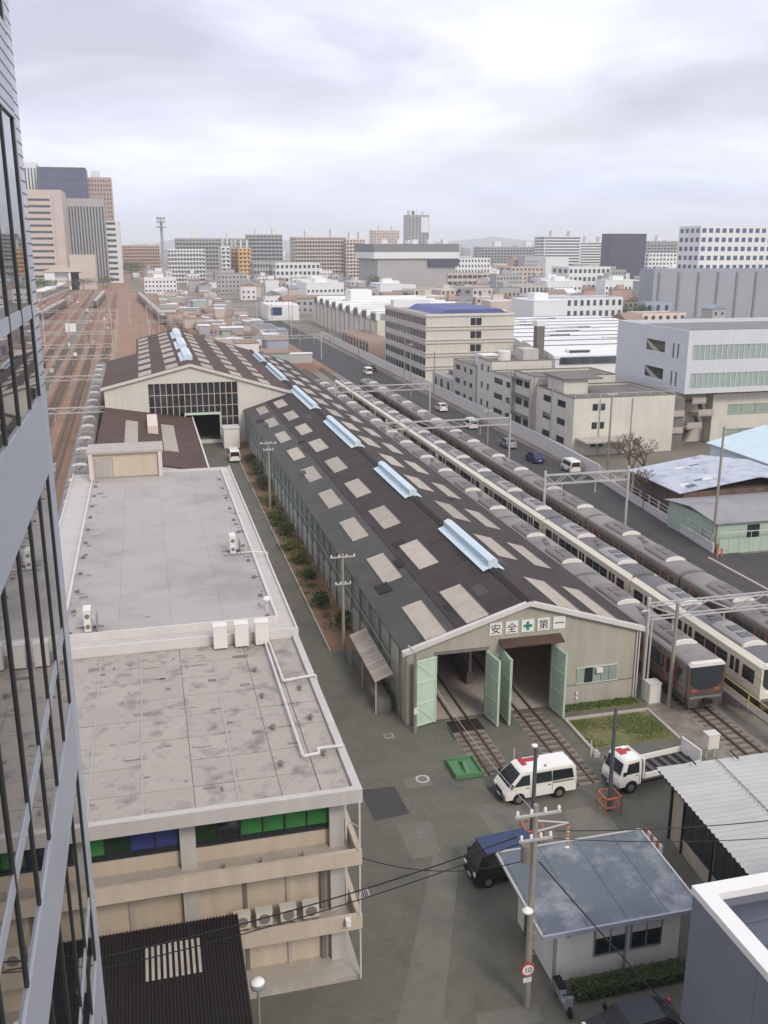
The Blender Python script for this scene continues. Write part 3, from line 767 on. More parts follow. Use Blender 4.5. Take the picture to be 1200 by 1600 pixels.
for x in (25.2, 27.6, 29.9):
    ibox('roof_hook', 'frame_dark', st, x, 38.4, 4.12 + (x - 23.3) * .0367, x + 0.05, 39.25, 4.2 + (x - 23.3) * .0367)
MB().box(23.4, 21.6, 3.72, 24.1, 38.9, 3.84).build('eave_board', 'frame_dark', st)
for y0, y1 in ((34.2, 37.0), (31.2, 34.0), (28.2, 31.0)):
    w = MB().box(24.02, y0, 1.0, 24.097, y1, 1.08).box(24.02, y0, 2.9, 24.097, y1, 2.98).box(24.0, y0 - .1, 0, 24.097, y0, 3.7).build('window', 'frame_dark', st)
    for i in range(3):
        a = y0 + (y1 - y0) * i / 3
        ibox('pane', 'glass', w, 24.05, a + .03, 1.08, 24.096, a + (y1 - y0) / 3 - .03, 2.9)
ibox('corner_post', 'frame_dark', st, 24.0, 38.3, 0, 24.12, 38.45, 3.7)
ibox('corner_post', 'frame_dark', st, 24.0, 37.0, 0, 24.09, 37.08, 3.7)
st.rotation_euler = (0, 0, R(-4)); st.location = (28.8, 34.1, 0)

# ================================================================== LONG TRAIN SHED
SX0, SX1, SY0, SY1, SE, SRX, SRZ = 14.95, 31.35, 53.4, 216.0, 5.2, 23.2, 7.75
sh = thing('train_shed', 'long low train shed with a dark roof, rows of skylights and open green doors', 'shed', (23.2, 120, 0))
KL = (SRZ - SE) / (SRX - SX0); KR = (SRZ - SE) / (SX1 - SRX)
def zl(x): return SE + KL * (x - SX0)
def zr(x): return SRZ - KR * (x - SRX)
def zroof(x): return zl(x) if x < SRX else zr(x)
Yf, Yw = SY0, SY0 + 0.25
D1, D2, D3, D4, DZ = 16.95, 20.4, 21.5, 25.05, 4.75
fw = MB()
def fpoly(xs0, xs1, zb):                               # front wall strip up to the roof slope
    xs = [xs0] + [x for x in (SRX,) if xs0 < x < xs1] + [xs1]
    prof = [(xs0, zb), (xs1, zb)] + [(x, zroof(x) - 0.02) for x in reversed(xs)]
    fw.prism(prof, 'y', Yf, Yw)
fpoly(SX0, D1, 0); fpoly(D1, D2, DZ); fpoly(D2, D3, 0); fpoly(D3, D4, DZ); fpoly(D4, SX1, 0)
fw.build('front_wall', 'wall_grey', sh)
MB().box(D4 + .9, Yf - 0.02, 0, SX1 + 0.02, Yf - .003, 1.45).build('plinth', 'concrete', sh)
MB().box(D4 + .9, Yf - 0.05, 1.45, SX1 + 0.04, Yf - .003, 1.5).build('sill_band', 'concrete_dark', sh)
MB().box(SX1 - 0.2, Yw, 0, SX1, SY1, SE).box(SX0, SY1 - .2, 0, SX1 - .2, SY1, SE).build('wall', 'wall_side', sh)
# left wall: low wall, posts, glazing in separate panes, gutter and pipes
MB().box(SX0, Yw, 0, SX0 + 0.2, 57.5, SE).box(SX0, 57.5, 0, SX0 + .2, 150, 2.0).box(SX0, 57.5, 4.75, SX0 + .2, 150, SE).box(SX0, 150, 0, SX0 + .2, SY1, SE).build('wall', 'wall_side', sh)
y = 57.5
while y < 149.5:
    y2 = min(y + 3.08, 150)
    ibox('post', 'steel', sh, SX0 - 0.12, y - 0.09, 0, SX0, y + 0.09, SE)
    for z0, z1 in ((2.0, 3.38), (3.42, 4.75)):
        for a, b in ((y, y + 1.54), (y + 1.54, y2)):
            ibox('pane', 'glass_pale', sh, SX0 + 0.06, a + 0.03, z0, SX0 + 0.1, b - 0.03, z1)
    y = y2
MB().box(SX0 + .02, 57.5, 3.36, SX0 + .12, 150, 3.44).build('glazing_bar', 'steel', sh)
MB().box(SX0 - 0.22, Yf, SE - 0.16, SX0 - 0.02, 150, SE - 0.02).build('gutter', 'steel', sh)
MB().path([(SX0 - .18, Yf + 2, 3.3), (SX0 - .18, 150, 3.3)], 0.05).path([(SX0 - .18, Yf + 2, 1.9), (SX0 - .18, 150, 1.9)], 0.04).build('pipe', 'steel', sh)
for yy in (54.6, 63, 84, 106, 128): MB().path([(SX0 - .14, yy, 0), (SX0 - .14, yy, SE - .1)], 0.07).build('downpipe', 'steel', sh)
MB().box(SX1 + .02, Yf, SE - 0.16, SX1 + 0.22, SY1, SE - 0.02).build('gutter', 'steel', sh)
# roof: sheets laid in courses; lowest left course is greyer
def slope(xa, xb, ya, yb, z0, t, mt, name='roof_course'):
    za, zb = z0(xa), z0(xb)
    return MB().prism([(xa, za), (xb, zb), (xb, zb + t), (xa, za + t)], 'y', ya, yb).build(name, mt, sh)
ov = 0.3
def course(xa, xb, ya, yb, z0, t, mt, row=None, holes=()):
    """one course of roofing; leaves the skylight openings free"""
    mb = MB()
    def strip(a, b, p, q):
        if b - a > .01 and q - p > .01: mb.prism([(a, z0(a)), (b, z0(b)), (b, z0(b) + t), (a, z0(a) + t)], 'y', p, q)
    if not row: strip(xa, xb, ya, yb)
    else:
        strip(xa, row[0], ya, yb); strip(row[1], xb, ya, yb); p = ya
        for a, b in holes: strip(row[0], row[1], p, a); p = b
        strip(row[0], row[1], p, yb)
    return mb.build('roof_course', mt, sh)
HOLES = [(53.7 + 10.95 * i, 53.7 + 10.95 * i + 5.8) for i in range(15)]
HL = [q for q in HOLES if q[1] < 149]; HR = [q for q in HOLES if q[1] < SY1]
R1_, R2_, R3_, R4_ = (16.35, 17.62), (19.1, 20.48), (25.4, 26.9), (28.4, 29.75)
zl5 = lambda x: zl(x) + .05
zr5 = lambda x: zr(x) + .05
course(SX0 - ov, 18.35, Yf - .25, 149.9, zl, .09, 'roof_greenish', R1_, HL)
course(SX0, 18.35, 149.9, SY1, zl, .09, 'roof_dark')
course(18.32, SRX, Yf - .25, SY1, zl5, .09, 'roof_dark', R2_, HL)
course(SRX, 27.6, Yf - .25, SY1, zr5, .09, 'roof_dark', R3_, HR)
course(27.57, SX1 + ov, Yf - .25, SY1, zr, .09, 'roof_dark', R4_, HR)
MB().prism([(SRX - .35, zl(SRX - .35) + .13), (SRX, SRZ + .15), (SRX + .35, zr(SRX + .35) + .13), (SRX + .35, zr(SRX + .35) + .2), (SRX, SRZ + .26), (SRX - .35, zl(SRX - .35) + .2)], 'y', Yf - .25, SY1).build('ridge_cap', 'roof_black', sh)
def skylight(row, ya, yb, zf):
    xa, xb = row[0] - .06, row[1] + .06
    k = random.uniform(-.01, .012)
    sk = MB().prism([(xa, zf(xa) + .095 + k), (xb, zf(xb) + .095 + k), (xb, zf(xb) + .125 + k), (xa, zf(xa) + .125 + k)], 'y', ya - .08, yb + .08).build('skylight', 'skylight', sh)
    MB().prism([(xa - .05, zf(xa) + .093), (xa, zf(xa) + .1), (xa, zf(xa) + .16), (xa - .05, zf(xa) + .15)], 'y', ya - .1, yb + .1).prism([(xb, zf(xb) + .1), (xb + .05, zf(xb) + .1), (xb + .05, zf(xb) + .16), (xb, zf(xb) + .16)], 'y', ya - .1, yb + .1).build('skylight_frame', 'concrete_dark', sk)
for a, b in HL: skylight(R1_, a, b, zl); skylight(R2_, a, b, zl5)
for a, b in HR: skylight(R3_, a, b, zr5); skylight(R4_, a, b, zr)
# loose repair sheets on the roof
random.seed(4)
for i in range(26):
    x = random.choice((random.uniform(15.2, 16.1), random.uniform(17.8, 18.9), random.uniform(20.8, 22.2), random.uniform(24.2, 25.2), random.uniform(27.1, 28.2))); y = random.uniform(55, 148); zf = zl5 if x < SRX else zr5
    w, q = random.choice((.6, .8, 1.0)), random.choice((1.2, 1.8, 2.4))
    MB().prism([(x, zf(x) + .1), (x + w, zf(x + w) + .1), (x + w, zf(x + w) + .115), (x, zf(x) + .115)], 'y', y, y + q).build('repair_sheet', random.choice(('roof_dark', 'roof_greenish', 'roof_brown', 'roof_black')), sh)
# white verge boards on the front gable
for xa, xb, zf in ((SX0 - .35, SRX, zl), (SRX, SX1 + .35, zr)):
    za, zb = zf(xa), zf(xb)
    MB().prism([(xa, za - .12), (xb, zb - .12), (xb, zb + .2), (xa, za + .2)], 'y', Yf - .33, Yf - .25).build('verge', 'trim_white', sh)
    MB().prism([(xa, za + .15), (xb, zb + .15), (xb, zb + .22), (xa, za + .22)], 'y', Yf - .25, Yf - .02).build('verge', 'trim_white', sh)
# ridge monitors
for ya, yb in ((60.0, 70.6), (81.0, 93.2), (104.3, 122.0), (132.2, 151.5), (163, 184), (192, 206)):
    mo = MB().prism([(SRX - .35, 7.9), (SRX + .35, 7.9), (SRX + .35, 8.5), (SRX, 8.66), (SRX - .35, 8.5)], 'y', ya, yb).build('roof_monitor', 'monitor_pale', sh)
    MB().prism([(SRX - .8, 7.76), (SRX - .36, 7.95), (SRX - .36, 8.03), (SRX - .82, 7.84)], 'y', ya - .1, yb + .1).build('flashing', 'monitor_pale', mo)
    MB().prism([(SRX + .8, 7.76), (SRX + .36, 7.95), (SRX + .36, 8.03), (SRX + .82, 7.84)], 'y', ya - .1, yb + .1).build('flashing', 'monitor_pale', mo)
    for s in (-1, 1):
        MB().box(SRX + s * .375 - .015, ya + .2, 8.1, SRX + s * .375 + .015, yb - .2, 8.38).build('glazing', 'monitor_glass', mo)
# doors, each leaf hinged outwards, with frame and braces
def leaf(hx, ang, w=1.72, h=4.65):
    """hinge at x = hx on the front plane, ang measured from +X, opening towards the yard"""
    o = bpy.data.objects.new('door', None); COL.objects.link(o); o.parent = sh
    o.location = Vector((hx, Yf - .06, 0.06)) - wpos(sh); o.rotation_euler = (0, 0, ang)
    def put(mb, nm, mt): q = bpy.data.objects.new(nm, mb.mesh(nm, mt)); COL.objects.link(q); q.parent = o
    put(MB().box(0, -.02, 0, w, .02, h), 'leaf', 'door_green')
    for z in (0.04, 1.55, 3.05, h - .12): put(MB().box(0.05, -.07, z, w - .05, -.02, z + .08).box(0.05, .02, z, w - .05, .07, z + .08), 'rail_bar', 'frame_green')
    for x in (0.0, w - .08): put(MB().box(x, -.07, 0, x + .08, .07, h), 'stile', 'frame_green')
    for z in (0.12, 3.13):
        put(MB().prism([(0.08, z), (0.18, z), (w - .08, z + 1.4), (w - .18, z + 1.4)], 'y', -.06, -.022).prism([(0.08, z), (0.18, z), (w - .08, z + 1.4), (w - .18, z + 1.4)], 'y', .022, .06), 'brace', 'frame_green')
leaf(D1, R(197)); leaf(D2, R(278)); leaf(D3, R(268)); leaf(D4, R(277))
MB().box(D1 - .15, Yf - .04, DZ, D2 + .15, Yf - .003, DZ + .22).build('lintel', 'concrete_dark', sh)
MB().prism([(Yf - .75, DZ + .28), (Yf - .003, DZ + .55), (Yf - .003, DZ + .65), (Yf - .75, DZ + .38)], 'x', D3 - .3, D4 + .5).build('door_canopy', 'roof_brown', sh)
MB().box(D3 - .1, Yf - .12, DZ + .02, D4 + .1, Yf - .003, DZ + .14).build('lintel', 'orange', sh)
MB().box(D2 + .05, Yf - .05, 0, D2 + .16, Yf - .003, DZ).box(D3 - .16, Yf - .05, 0, D3 - .05, Yf - .003, DZ).build('door_post', 'steel_pale', sh)
# window strip at the right of the front
wf = MB().box(26.85, Yf - .06, 1.5, 29.95, Yf - .022, 1.56).box(26.85, Yf - .06, 2.66, 29.95, Yf - .003, 2.72).build('window_frame', 'frame_green', sh)
for i in range(5):
    x = 26.9 + i * 0.6
    ibox('pane', 'glass_pale' if i != 1 else 'glass', sh, x, Yf - .045, 1.56, x + .56, Yf - .022, 2.66)
ibox('wall_box', 'ac_white', sh, 28.25, Yf - .3, 2.3, 28.7, Yf - .062, 2.6)
MB().path([(SX1 + .05, Yf - .1, 0), (SX1 + .05, Yf - .1, SE - .1)], 0.06).path([(SX1 - .15, Yf - .1, 0), (SX1 - .15, Yf - .1, SE - .1)], 0.05).build('downpipe', 'trim_white', sh)
ibox('meter', 'ac_white', sh, 26.9, Yf - .12, .75, 27.05, Yf - .022, .95); ibox('meter', 'ac_white', sh, 26.9, Yf - .12, .4, 27.05, Yf - .022, .58)
# pit and equipment seen in the dark of the shed
MB().box(16.2, 60, 0.01, 16.9, 100, 0.9).box(20.7, 58, 0.01, 21.2, 100, 1.0).build('work_platform', 'concrete_dark', sh)
for yy in range(58, 150, 12): ibox('column', 'steel', sh, 20.85, yy, 1.0, 21.05, yy + .2, 6.9)

# safety sign: five square boards
def char_mesh(ch, size, depth):
    c = bpy.data.curves.new('lettering', 'FONT'); c.body = ch; c.size = size; c.extrude = depth; c.align_x = 'CENTER'; c.align_y = 'CENTER'
    t = bpy.data.objects.new('tmp', c); COL.objects.link(t)
    bpy.context.view_layer.update()
    me = bpy.data.meshes.new_from_object(t.evaluated_get(bpy.context.evaluated_depsgraph_get()))
    bpy.data.objects.remove(t); return me
for i, ch in enumerate(('安', '全', '+', '第', '一')):
    xc = 20.95 + 1.115 * i; zc = 6.17
    o = thing('sign_board', ('leftmost white character board of the five on the shed gable', 'white character board directly left of the green cross', 'white square board with a green cross on the shed gable', 'white character board directly right of the green cross', 'rightmost white board with one horizontal stroke on the shed gable')[i], 'sign', (xc, Yf - .04, zc - .44), 'five safety sign boards over the shed doors')
    MB().box(xc - .43, Yf - .06, zc - .43, xc + .43, Yf - .004, zc + .43).build('board', 'white_paint', o)
    if ch == '+':
        MB().box(xc - .1, Yf - .075, zc - .3, xc + .1, Yf - .061, zc + .3).box(xc - .3, Yf - .075, zc - .1, xc - .1, Yf - .061, zc + .1).box(xc + .1, Yf - .075, zc - .1, xc + .3, Yf - .061, zc + .1).build('cross', 'cross_green', o)
    else:
        me = char_mesh(ch, 0.72, 0.006); me.materials.clear(); me.materials.append(MATS['ink'])
        v = [q.co for q in me.vertices]
        mx = (min(p.x for p in v) + max(p.x for p in v)) / 2; my = (min(p.y for p in v) + max(p.y for p in v)) / 2
        for q in me.vertices:
            q.co = Vector((q.co.x - mx, q.co.z, q.co.y - my))
        lt = bpy.data.objects.new('lettering', me); COL.objects.link(lt); lt.parent = o
        lt.location = Vector((xc, Yf - .07, zc)) - wpos(o)

# lean-to canopy on the left side of the shed
cp = thing('canopy', 'narrow lean-to canopy with a pale ribbed roof against the shed side', 'canopy', (14, 59, 0))
for i in range(14):
    ya = 55.4 + i * .58
    MB().prism([(13.35, 2.3), (14.6, 2.75), (14.6, 2.8), (13.35, 2.35)], 'y', ya, ya + .53).build('roof_sheet', 'skylight', cp)
MB().box(13.35, 55.3, 2.2, 13.45, 63.6, 2.3).box(14.5, 55.3, 2.62, 14.6, 63.6, 2.72).build('purlin', 'steel', cp)
for yy in (55.4, 59.4, 63.4): ibox('post', 'steel_pale', cp, 13.38, yy, 0, 13.46, yy + .08, 2.25)
MB().box(13.5, 55.5, 0, 14.5, 63.3, 0.9).build('stored_goods', 'concrete_dark', cp)

# ================================================================== BIG SHED BEHIND
BX0, BX1, BY0, BY1, BAX, BAZ = -6.45, 22.4, 150.0, 187.0, 6.72, 12.55
BEZ, BRZ = 9.33, 7.78
bs = thing('workshop_hall', 'tall beige workshop hall with a brown roof and a large grid window', 'hall', (7, 170, 0))
def bz(x): return BEZ + (BAZ - BEZ) * (x - BX0) / (BAX - BX0) if x < BAX else BAZ + (BRZ - BAZ) * (x - BAX) / (BX1 - BAX)
WX0, WX1, WZ1 = 0.1, 13.9, 9.75
OX0, OX1, OZ = 5.6, 10.9, 4.65
m = MB()
m.prism([(BX0, 0), (WX0, 0), (WX0, bz(WX0)), (BX0, bz(BX0))], 'y', BY0, BY0 + .3)
m.prism([(WX0, WZ1), (WX1, WZ1), (WX1, bz(WX1)), (BAX, BAZ), (WX0, bz(WX0))], 'y', BY0, BY0 + .3)
m.prism([(WX1, 0), (14.9, 0), (14.9, 5.1), (BX1, 7.5), (BX1, bz(BX1)), (WX1, bz(WX1))], 'y', BY0, BY0 + .3)
m.build('front_wall', 'wall_cream', bs)
MB().box(BX0, BY0 + .3, 0, BX0 + .3, BY1, BEZ).box(BX0, BY1 - .3, 0, -1.5, BY1, 9.3).box(-1.6, BY1, 0, -1.3, 218, 10.4).box(-1.3, 217.7, 0, 15, 218, 10.4).build('wall', 'wall_beige', bs)
MB().box(WX0, BY0 + .2, 0, WX1, BY0 + .26, .6).build('sill', 'wall_cream', bs)
ncol, nrow = 15, 5
cw = (WX1 - WX0) / ncol; rh = (WZ1 - 0.6) / nrow
fr = MB()
for i in range(ncol + 1):
    x = WX0 + cw * i; zb = OZ + .3 if OX0 - .1 < x < OX1 + .1 else .6
    fr.box(x - .06, BY0 + .06, zb, x + .06, BY0 + .2, WZ1)
for j in range(nrow + 1):
    z = 0.6 + rh * j
    for (a, b) in ((WX0, WX1),) if z > OZ else ((WX0, OX0), (OX1, WX1)):
        fr.box(a, BY0 + .07, z - .05, b, BY0 + .19, z + .05)
fr.build('window_bars', 'frame_rose', bs)
for i in range(ncol):
    for j in range(nrow):
        xa, za = WX0 + cw * i, 0.6 + rh * j
        xb, zb = xa + cw, za + rh
        if xb > OX0 and xa < OX1 and za < OZ:
            if zb <= OZ + .35: continue
            za = OZ + .35
        ibox('pane', 'glass', bs, xa + .06, BY0 + .12, za + .05, xb - .06, BY0 + .15, zb - .05)
MB().box(OX0 - .15, BY0 - .05, OZ, OX1 + .15, BY0 + .3, OZ + .35).box(OX0 - .15, BY0 - .05, 0, OX0, BY0 + .3, OZ).box(OX1, BY0 - .05, 0, OX1 + .15, BY0 + .3, OZ).build('door_frame', 'frame_green', bs)
def bslope(xa, xb, ya, yb, t=.15, name='roof_slope', mt='roof_brown'):
    return MB().prism([(xa, bz(xa)), (xb, bz(xb)), (xb, bz(xb) + t), (xa, bz(xa) + t)], 'y', ya, yb).build(name, mt, bs)
bslope(BX0 - .4, BAX, BY0 - .3, BY1); bslope(-1.6, BAX, BY1, 218)
bslope(BAX, BX1 + .5, BY0 - .3, 218)
for xa, xb in ((BX0 - .5, BAX), (BAX, BX1)):
    MB().prism([(xa, bz(xa) - .25), (xb, bz(xb) - .25), (xb, bz(xb) + .2), (xa, bz(xa) + .2)], 'y', BY0 - .42, BY0 - .3).build('verge', 'wall_cream', bs)
for row, (xa, xb) in enumerate(((-1.2, 0.8), (3.0, 4.9), (8.6, 10.4), (13.0, 14.8), (17.6, 19.3))):
    for i in range(8):
        y0 = BY0 + 1.0 + i * 8.4; y1 = y0 + 4.6
        bslope(xa, xb, y0, y1, .22, 'skylight', 'skylight')
for ya, yb in ((156, 168), (175, 188), (196, 210)):
    mo = MB().prism([(BAX - .7, 12.6), (BAX + .7, 12.6), (BAX + .7, 13.3), (BAX, 13.6), (BAX - .7, 13.3)], 'y', ya, yb).build('roof_monitor', 'monitor_pale', bs)
    MB().prism([(BAX - 1.2, 12.4), (BAX - .7, 12.62), (BAX - .7, 12.75), (BAX - 1.25, 12.55)], 'y', ya, yb).build('flashing', 'monitor_pale', mo)
# low workshop between the hall and the office
an = thing('workshop', 'low brown-roofed workshop between the office roof and the big hall', 'workshop', (0, 130, 0))
def az(x): return 6.3 - (x + 6.3) * 0.165
MB().prism([(-6.2, 0), (6.2, 0), (6.2, az(6.2)), (-6.2, az(-6.2))], 'y', 112.5, 149.8).build('wall', 'wall_cream', an)
MB().prism([(-6.6, az(-6.6)), (6.5, az(6.5)), (6.5, az(6.5) + .15), (-6.6, az(-6.6) + .15)], 'y', 112, 149.6).build('roof', 'roof_brown', an)
for xa, xb in ((-3.3, -1.6), (1.6, 3.4)):
    MB().prism([(xa, az(xa) + .15), (xb, az(xb) + .15), (xb, az(xb) + .22), (xa, az(xa) + .22)], 'y', 121, 140).build('skylight', 'skylight', an)
MB().box(-0.3, 132, 5.2, 1.1, 142, 6.4).build('roof_stack', 'peach', an)
MB().box(6.5, 112, 3.6, 6.7, 149.6, 4.5).build('fascia', 'trim_white', an)
MB().prism([(1.2, 3.2), (6.6, 2.6), (6.6, 4.1), (1.2, 5.0)], 'y', 111.4, 111.98).build('fascia', 'concrete_pale', an)
ibox('panel', 'glass', an, 1.3, 111.9, 0.6, 3.0, 112.45, 2.6)

# ================================================================== TRAINS
def arc(w, z0, h, n=8):
    return [(w * math.cos(math.pi * (1 - i / n)), z0 + h * math.sin(math.pi * i / n)) for i in range(n + 1)]
def make_car(kind, front=False, L=17.55, W=2.72, label='', cat='train car', group=''):
    t = thing('train_car', label, cat, (0, 0, 0), group); h = W / 2
    bodym, roofm = {'orange': ('train_grey', 'train_roof'), 'white': ('train_cream', 'train_roof_dark'), 'grey': ('train_grey', 'train_roof')}[kind]
    prof = [(-h + .06, .95), (h - .06, .95), (h, 1.2), (h, 3.1), (h - .05, 3.28), (-h + .05, 3.28), (-h, 3.1), (-h, 1.2)]
    MB().prism(prof, 'y', 0.0 if not front else .25, L).build('body', bodym, t)
    rw = h - .16 if kind == 'white' else h - .08
    MB().prism([(x, z) for x, z in arc(rw, 3.28, .36)], 'y', .1 if not front else .3, L - .1).build('roof', roofm, t)
    if kind == 'white':
        for s in (-1, 1): MB().prism([(s * (h - .36), 3.28), (s * (h + .01), 3.0), (s * (h + .04), 3.3), (s * (h - .36), 3.56)], 'y', 0.05, L).build('roof_edge', 'train_cream', t)
    else:
        for s in (-1, 1): MB().box(s * (h - .06) - .04, .1, 3.28, s * (h - .06) + .04, L - .1, 3.36).build('roof_edge', 'ac_grey', t)
    MB().box(-h + .2, .5, .45, h - .2, L - .5, .95).build('underframe', 'train_dark', t)
    for yb in (2.6, L - 2.6):
        bg_ = MB().box(-1.0, yb - 1.3, .25, 1.0, yb + 1.3, .6)
        for s in (-1, 1):
            for q in (-.85, .85): bg_.cyl((s * .55, yb + q, .42), (s * .42, yb + q, .42), .36, n=12)
        bg_.build('bogie', 'train_dark', t)
    acw = h * .68
    for yc in ((L * .27, L * .72)):
        ac = MB().prism(arc(acw, 3.58, .34), 'y', yc - 1.9, yc + 1.9).build('air_conditioner', 'ac_pale' if kind == 'white' else 'ac_grey', t)
        MB().prism(arc(acw + .03, 3.57, .37), 'y', yc - 1.98, yc - 1.8).build('end_cap', 'ac_white', ac)
        for q in (-.7, .5): MB().box(-.42, yc + q - .4, 3.9, .42, yc + q + .4, 3.945).build('fan_grille', 'train_roof_dark', ac)
    for q in range(5): MB().box(-.35 + .12 * q, L * .5 - 1.2 + .5 * q, 3.62, .1 + .1 * q, L * .5 - .95 + .5 * q, 3.72).build('roof_gear', 'train_dark' if q % 2 else 'ac_grey', t)
    nd = 3 if kind == 'white' else 4
    dpos = [L * (i + .5) / nd for i in range(nd)]
    dw = 1.2
    for s in (-1, 1):
        x = s * h
        for d in dpos:
            a, b = (x - .02, x + .012) if s > 0 else (x - .012, x + .02)
            dr = ibox('door', 'train_cream' if kind == 'white' else bodym, t, a, d - dw / 2, 1.12, b, d + dw / 2, 3.0)
            e0, e1 = (b, b + .008) if s > 0 else (a - .008, a)
            for q in (-1, 1):
                ibox('pane', 'glass', t, e0, d + q * .3 - .22, 1.85, e1, d + q * .3 + .22, 2.85)
                if kind != 'white': ibox('door_edge', 'train_orange', t, e0, d + q * .56 - .1, 1.12, e1, d + q * .56 + .1, 3.0)
        edges = [0.7] + [v for d in dpos for v in (d - dw / 2 - .25, d + dw / 2 + .25)] + [L - .6]
        for a, b in zip(edges[0::2], edges[1::2]):
            if b - a < .4: continue
            n = max(1, round((b - a) / 1.5)); wv = (b - a) / n
            for i in range(n):
                x0, x1 = (x - .01, x + .012) if s > 0 else (x - .012, x + .01)
                ibox('window', 'glass', t, x0, a + i * wv + .04, 1.85, x1, a + (i + 1) * wv - .04, 2.8)
        if kind == 'orange':
            x0, x1 = (x - .01, x + .006) if s > 0 else (x - .006, x + .01)
            ibox('stripe', 'train_brown', t, x0, .4, 1.45, x1, L - .4, 1.62)
    if front:
        fm = MB().prism([(-h + .08, .95), (h - .08, .95), (h, 1.3), (h, 3.1), (h - .2, 3.4), (-h + .2, 3.4), (-h, 3.1), (-h, 1.3)], 'y', 0.0, .25)
        fm.build('cab_front', 'train_dark' if kind == 'orange' else 'train_cream', t)
        wp = [(-h + .14, 3.2), (-h + .14, 2.2)] + [((h - .14) * math.cos(math.pi + math.pi * i / 10), 2.2 + .62 * math.sin(math.pi + math.pi * i / 10)) for i in range(1, 10)] + [(h - .14, 2.2), (h - .14, 3.2)]
        MB().prism(wp, 'y', -.03, .0).build('windscreen', 'glass', t)
        if kind == 'orange':
            for s in (-1, 1): MB().box(s * (h - .07) - .05, -.02, 1.35, s * (h - .07) + .05, -.002, 3.05).build('cab_stripe', 'train_brown', t)
            MB().box(-h + .3, -.02, 1.36, h - .3, -.002, 1.44).build('cab_stripe', 'train_brown', t)
        MB().prism([(-h + .05, 3.28), (h - .05, 3.28), (h - .25, 3.52), (-h + .25, 3.52)], 'y', -.12, .3).build('visor', 'ac_white', t)
        for s in (-1, 1):
            MB().box(s * .85 - .22, -.035, 1.46, s * .85 + .22, -.003, 1.62).build('headlight', 'lamp_white' if kind == 'white' else 'train_orange', t)
        MB().box(-h + .15, -.08, .95, h - .15, 0, 1.1).build('bumper', 'ac_grey', t)
        MB().prism([(-h + .2, .3), (h - .2, .3), (h - .1, .95), (-h + .1, .95)], 'y', -.02, .25).build('skirt', 'train_dark', t)
        MB().box(-.18, -.4, .75, .18, -.02, .98).box(-.3, -.5, .7, .3, -.38, 1.02).build('coupler', 'black', t)
    else:
        MB().box(-.5, -.3, 1.0, .5, 0, 3.0).build('gangway', 'train_dark', t)
    return t
ORD = ['front', 'second', 'third', 'fourth', 'fifth', 'sixth', 'seventh', 'eighth', 'ninth', 'tenth']
CARS = {}
for kd, fr_ in (('orange', True), ('orange', False), ('white', True), ('white', False), ('grey', False)):
    CARS[(kd, fr_)] = [make_car(kd, fr_), False]; index_kids(CARS[(kd, fr_)][0])
def put_car(kd, fr_, x, y, rz, label, group):
    c = CARS[(kd, fr_)]
    if not c[1]: o = c[0]; c[1] = True
    else: o = copy_tree(c[0])
    o.location = (x, y, .27); o.rotation_euler = (0, 0, rz); o['label'] = label; o['group'] = group
for i in range(8): put_car('orange', i == 0, 34.6, 50.0 + 17.9 * i, 0, ORD[i] + ' car of the brown-fronted commuter train parked beside the shed', 'cars of the train beside the shed')
for i in range(8): put_car('white', i == 0, 39.1, 48.6 + 17.9 * i, 0, ORD[i] + ' car of the cream and black train in the middle siding', 'cars of the cream train')
for i in range(8): put_car('orange', False, 43.4 + .12 * i, 48.3 + 17.9 * i, -R(.35), ORD[i].replace('front', 'nearest') + ' car of the orange-doored train next to the road', 'cars of the train next to the road')
for i in range(9): put_car('grey', False, -8.17 - .0135 * 17.9 * i, 74 + 17.9 * i, R(.77), ORD[i].replace('front', 'nearest') + ' grey car of the train left of the office and hall', 'cars of the train left of the office')
for i in range(7): put_car('grey', False, -23.3 + .1 * i, 520 + 17.9 * i, 0, ORD[i].replace('front', 'nearest') + ' car of the far train in the middle of the yard', 'cars of the far train in mid yard')
for i in range(6): put_car('grey', False, -42 + .4 * i, 430 + 17.9 * i, -R(1.3), ORD[i].replace('front', 'nearest') + ' car of the far train at the left platform', 'cars of the far train at the platform')
for i in range(12): put_car('orange' if i % 2 else 'grey', False, 8.6 - .8 * i, 400 + 17.9 * i, R(2.5), ('nearest', 'second', 'third', 'fourth', 'fifth', 'sixth', 'seventh', 'eighth', 'ninth', 'tenth', 'eleventh', 'last')[i] + ' car of the far train right of the yard tracks', 'cars of the far train right of the tracks')
for c in CARS.values():
    assert c[1]
# yellow-railed walkway between the first two trains
wk = thing('walkway', 'yellow-railed raised walkway between the two parked trains', 'walkway', (37.0, 50, 0))
MB().box(36.55, 24, 1.05, 37.25, 66, 1.15).build('deck', 'concrete_dark', wk)
for i in range(15):
    y = 24.5 + i * 2.95
    ibox('post', 'concrete', wk, 36.6, y, 0, 36.68, y + .1, 1.05)
    ibox('baluster', 'yellow', wk, 36.56, y, 1.15, 36.61, y + .05, 2.15)
for z in (1.6, 2.12): MB().box(36.56, 24, z, 36.6, 66, z + .05).build('handrail', 'yellow', wk)

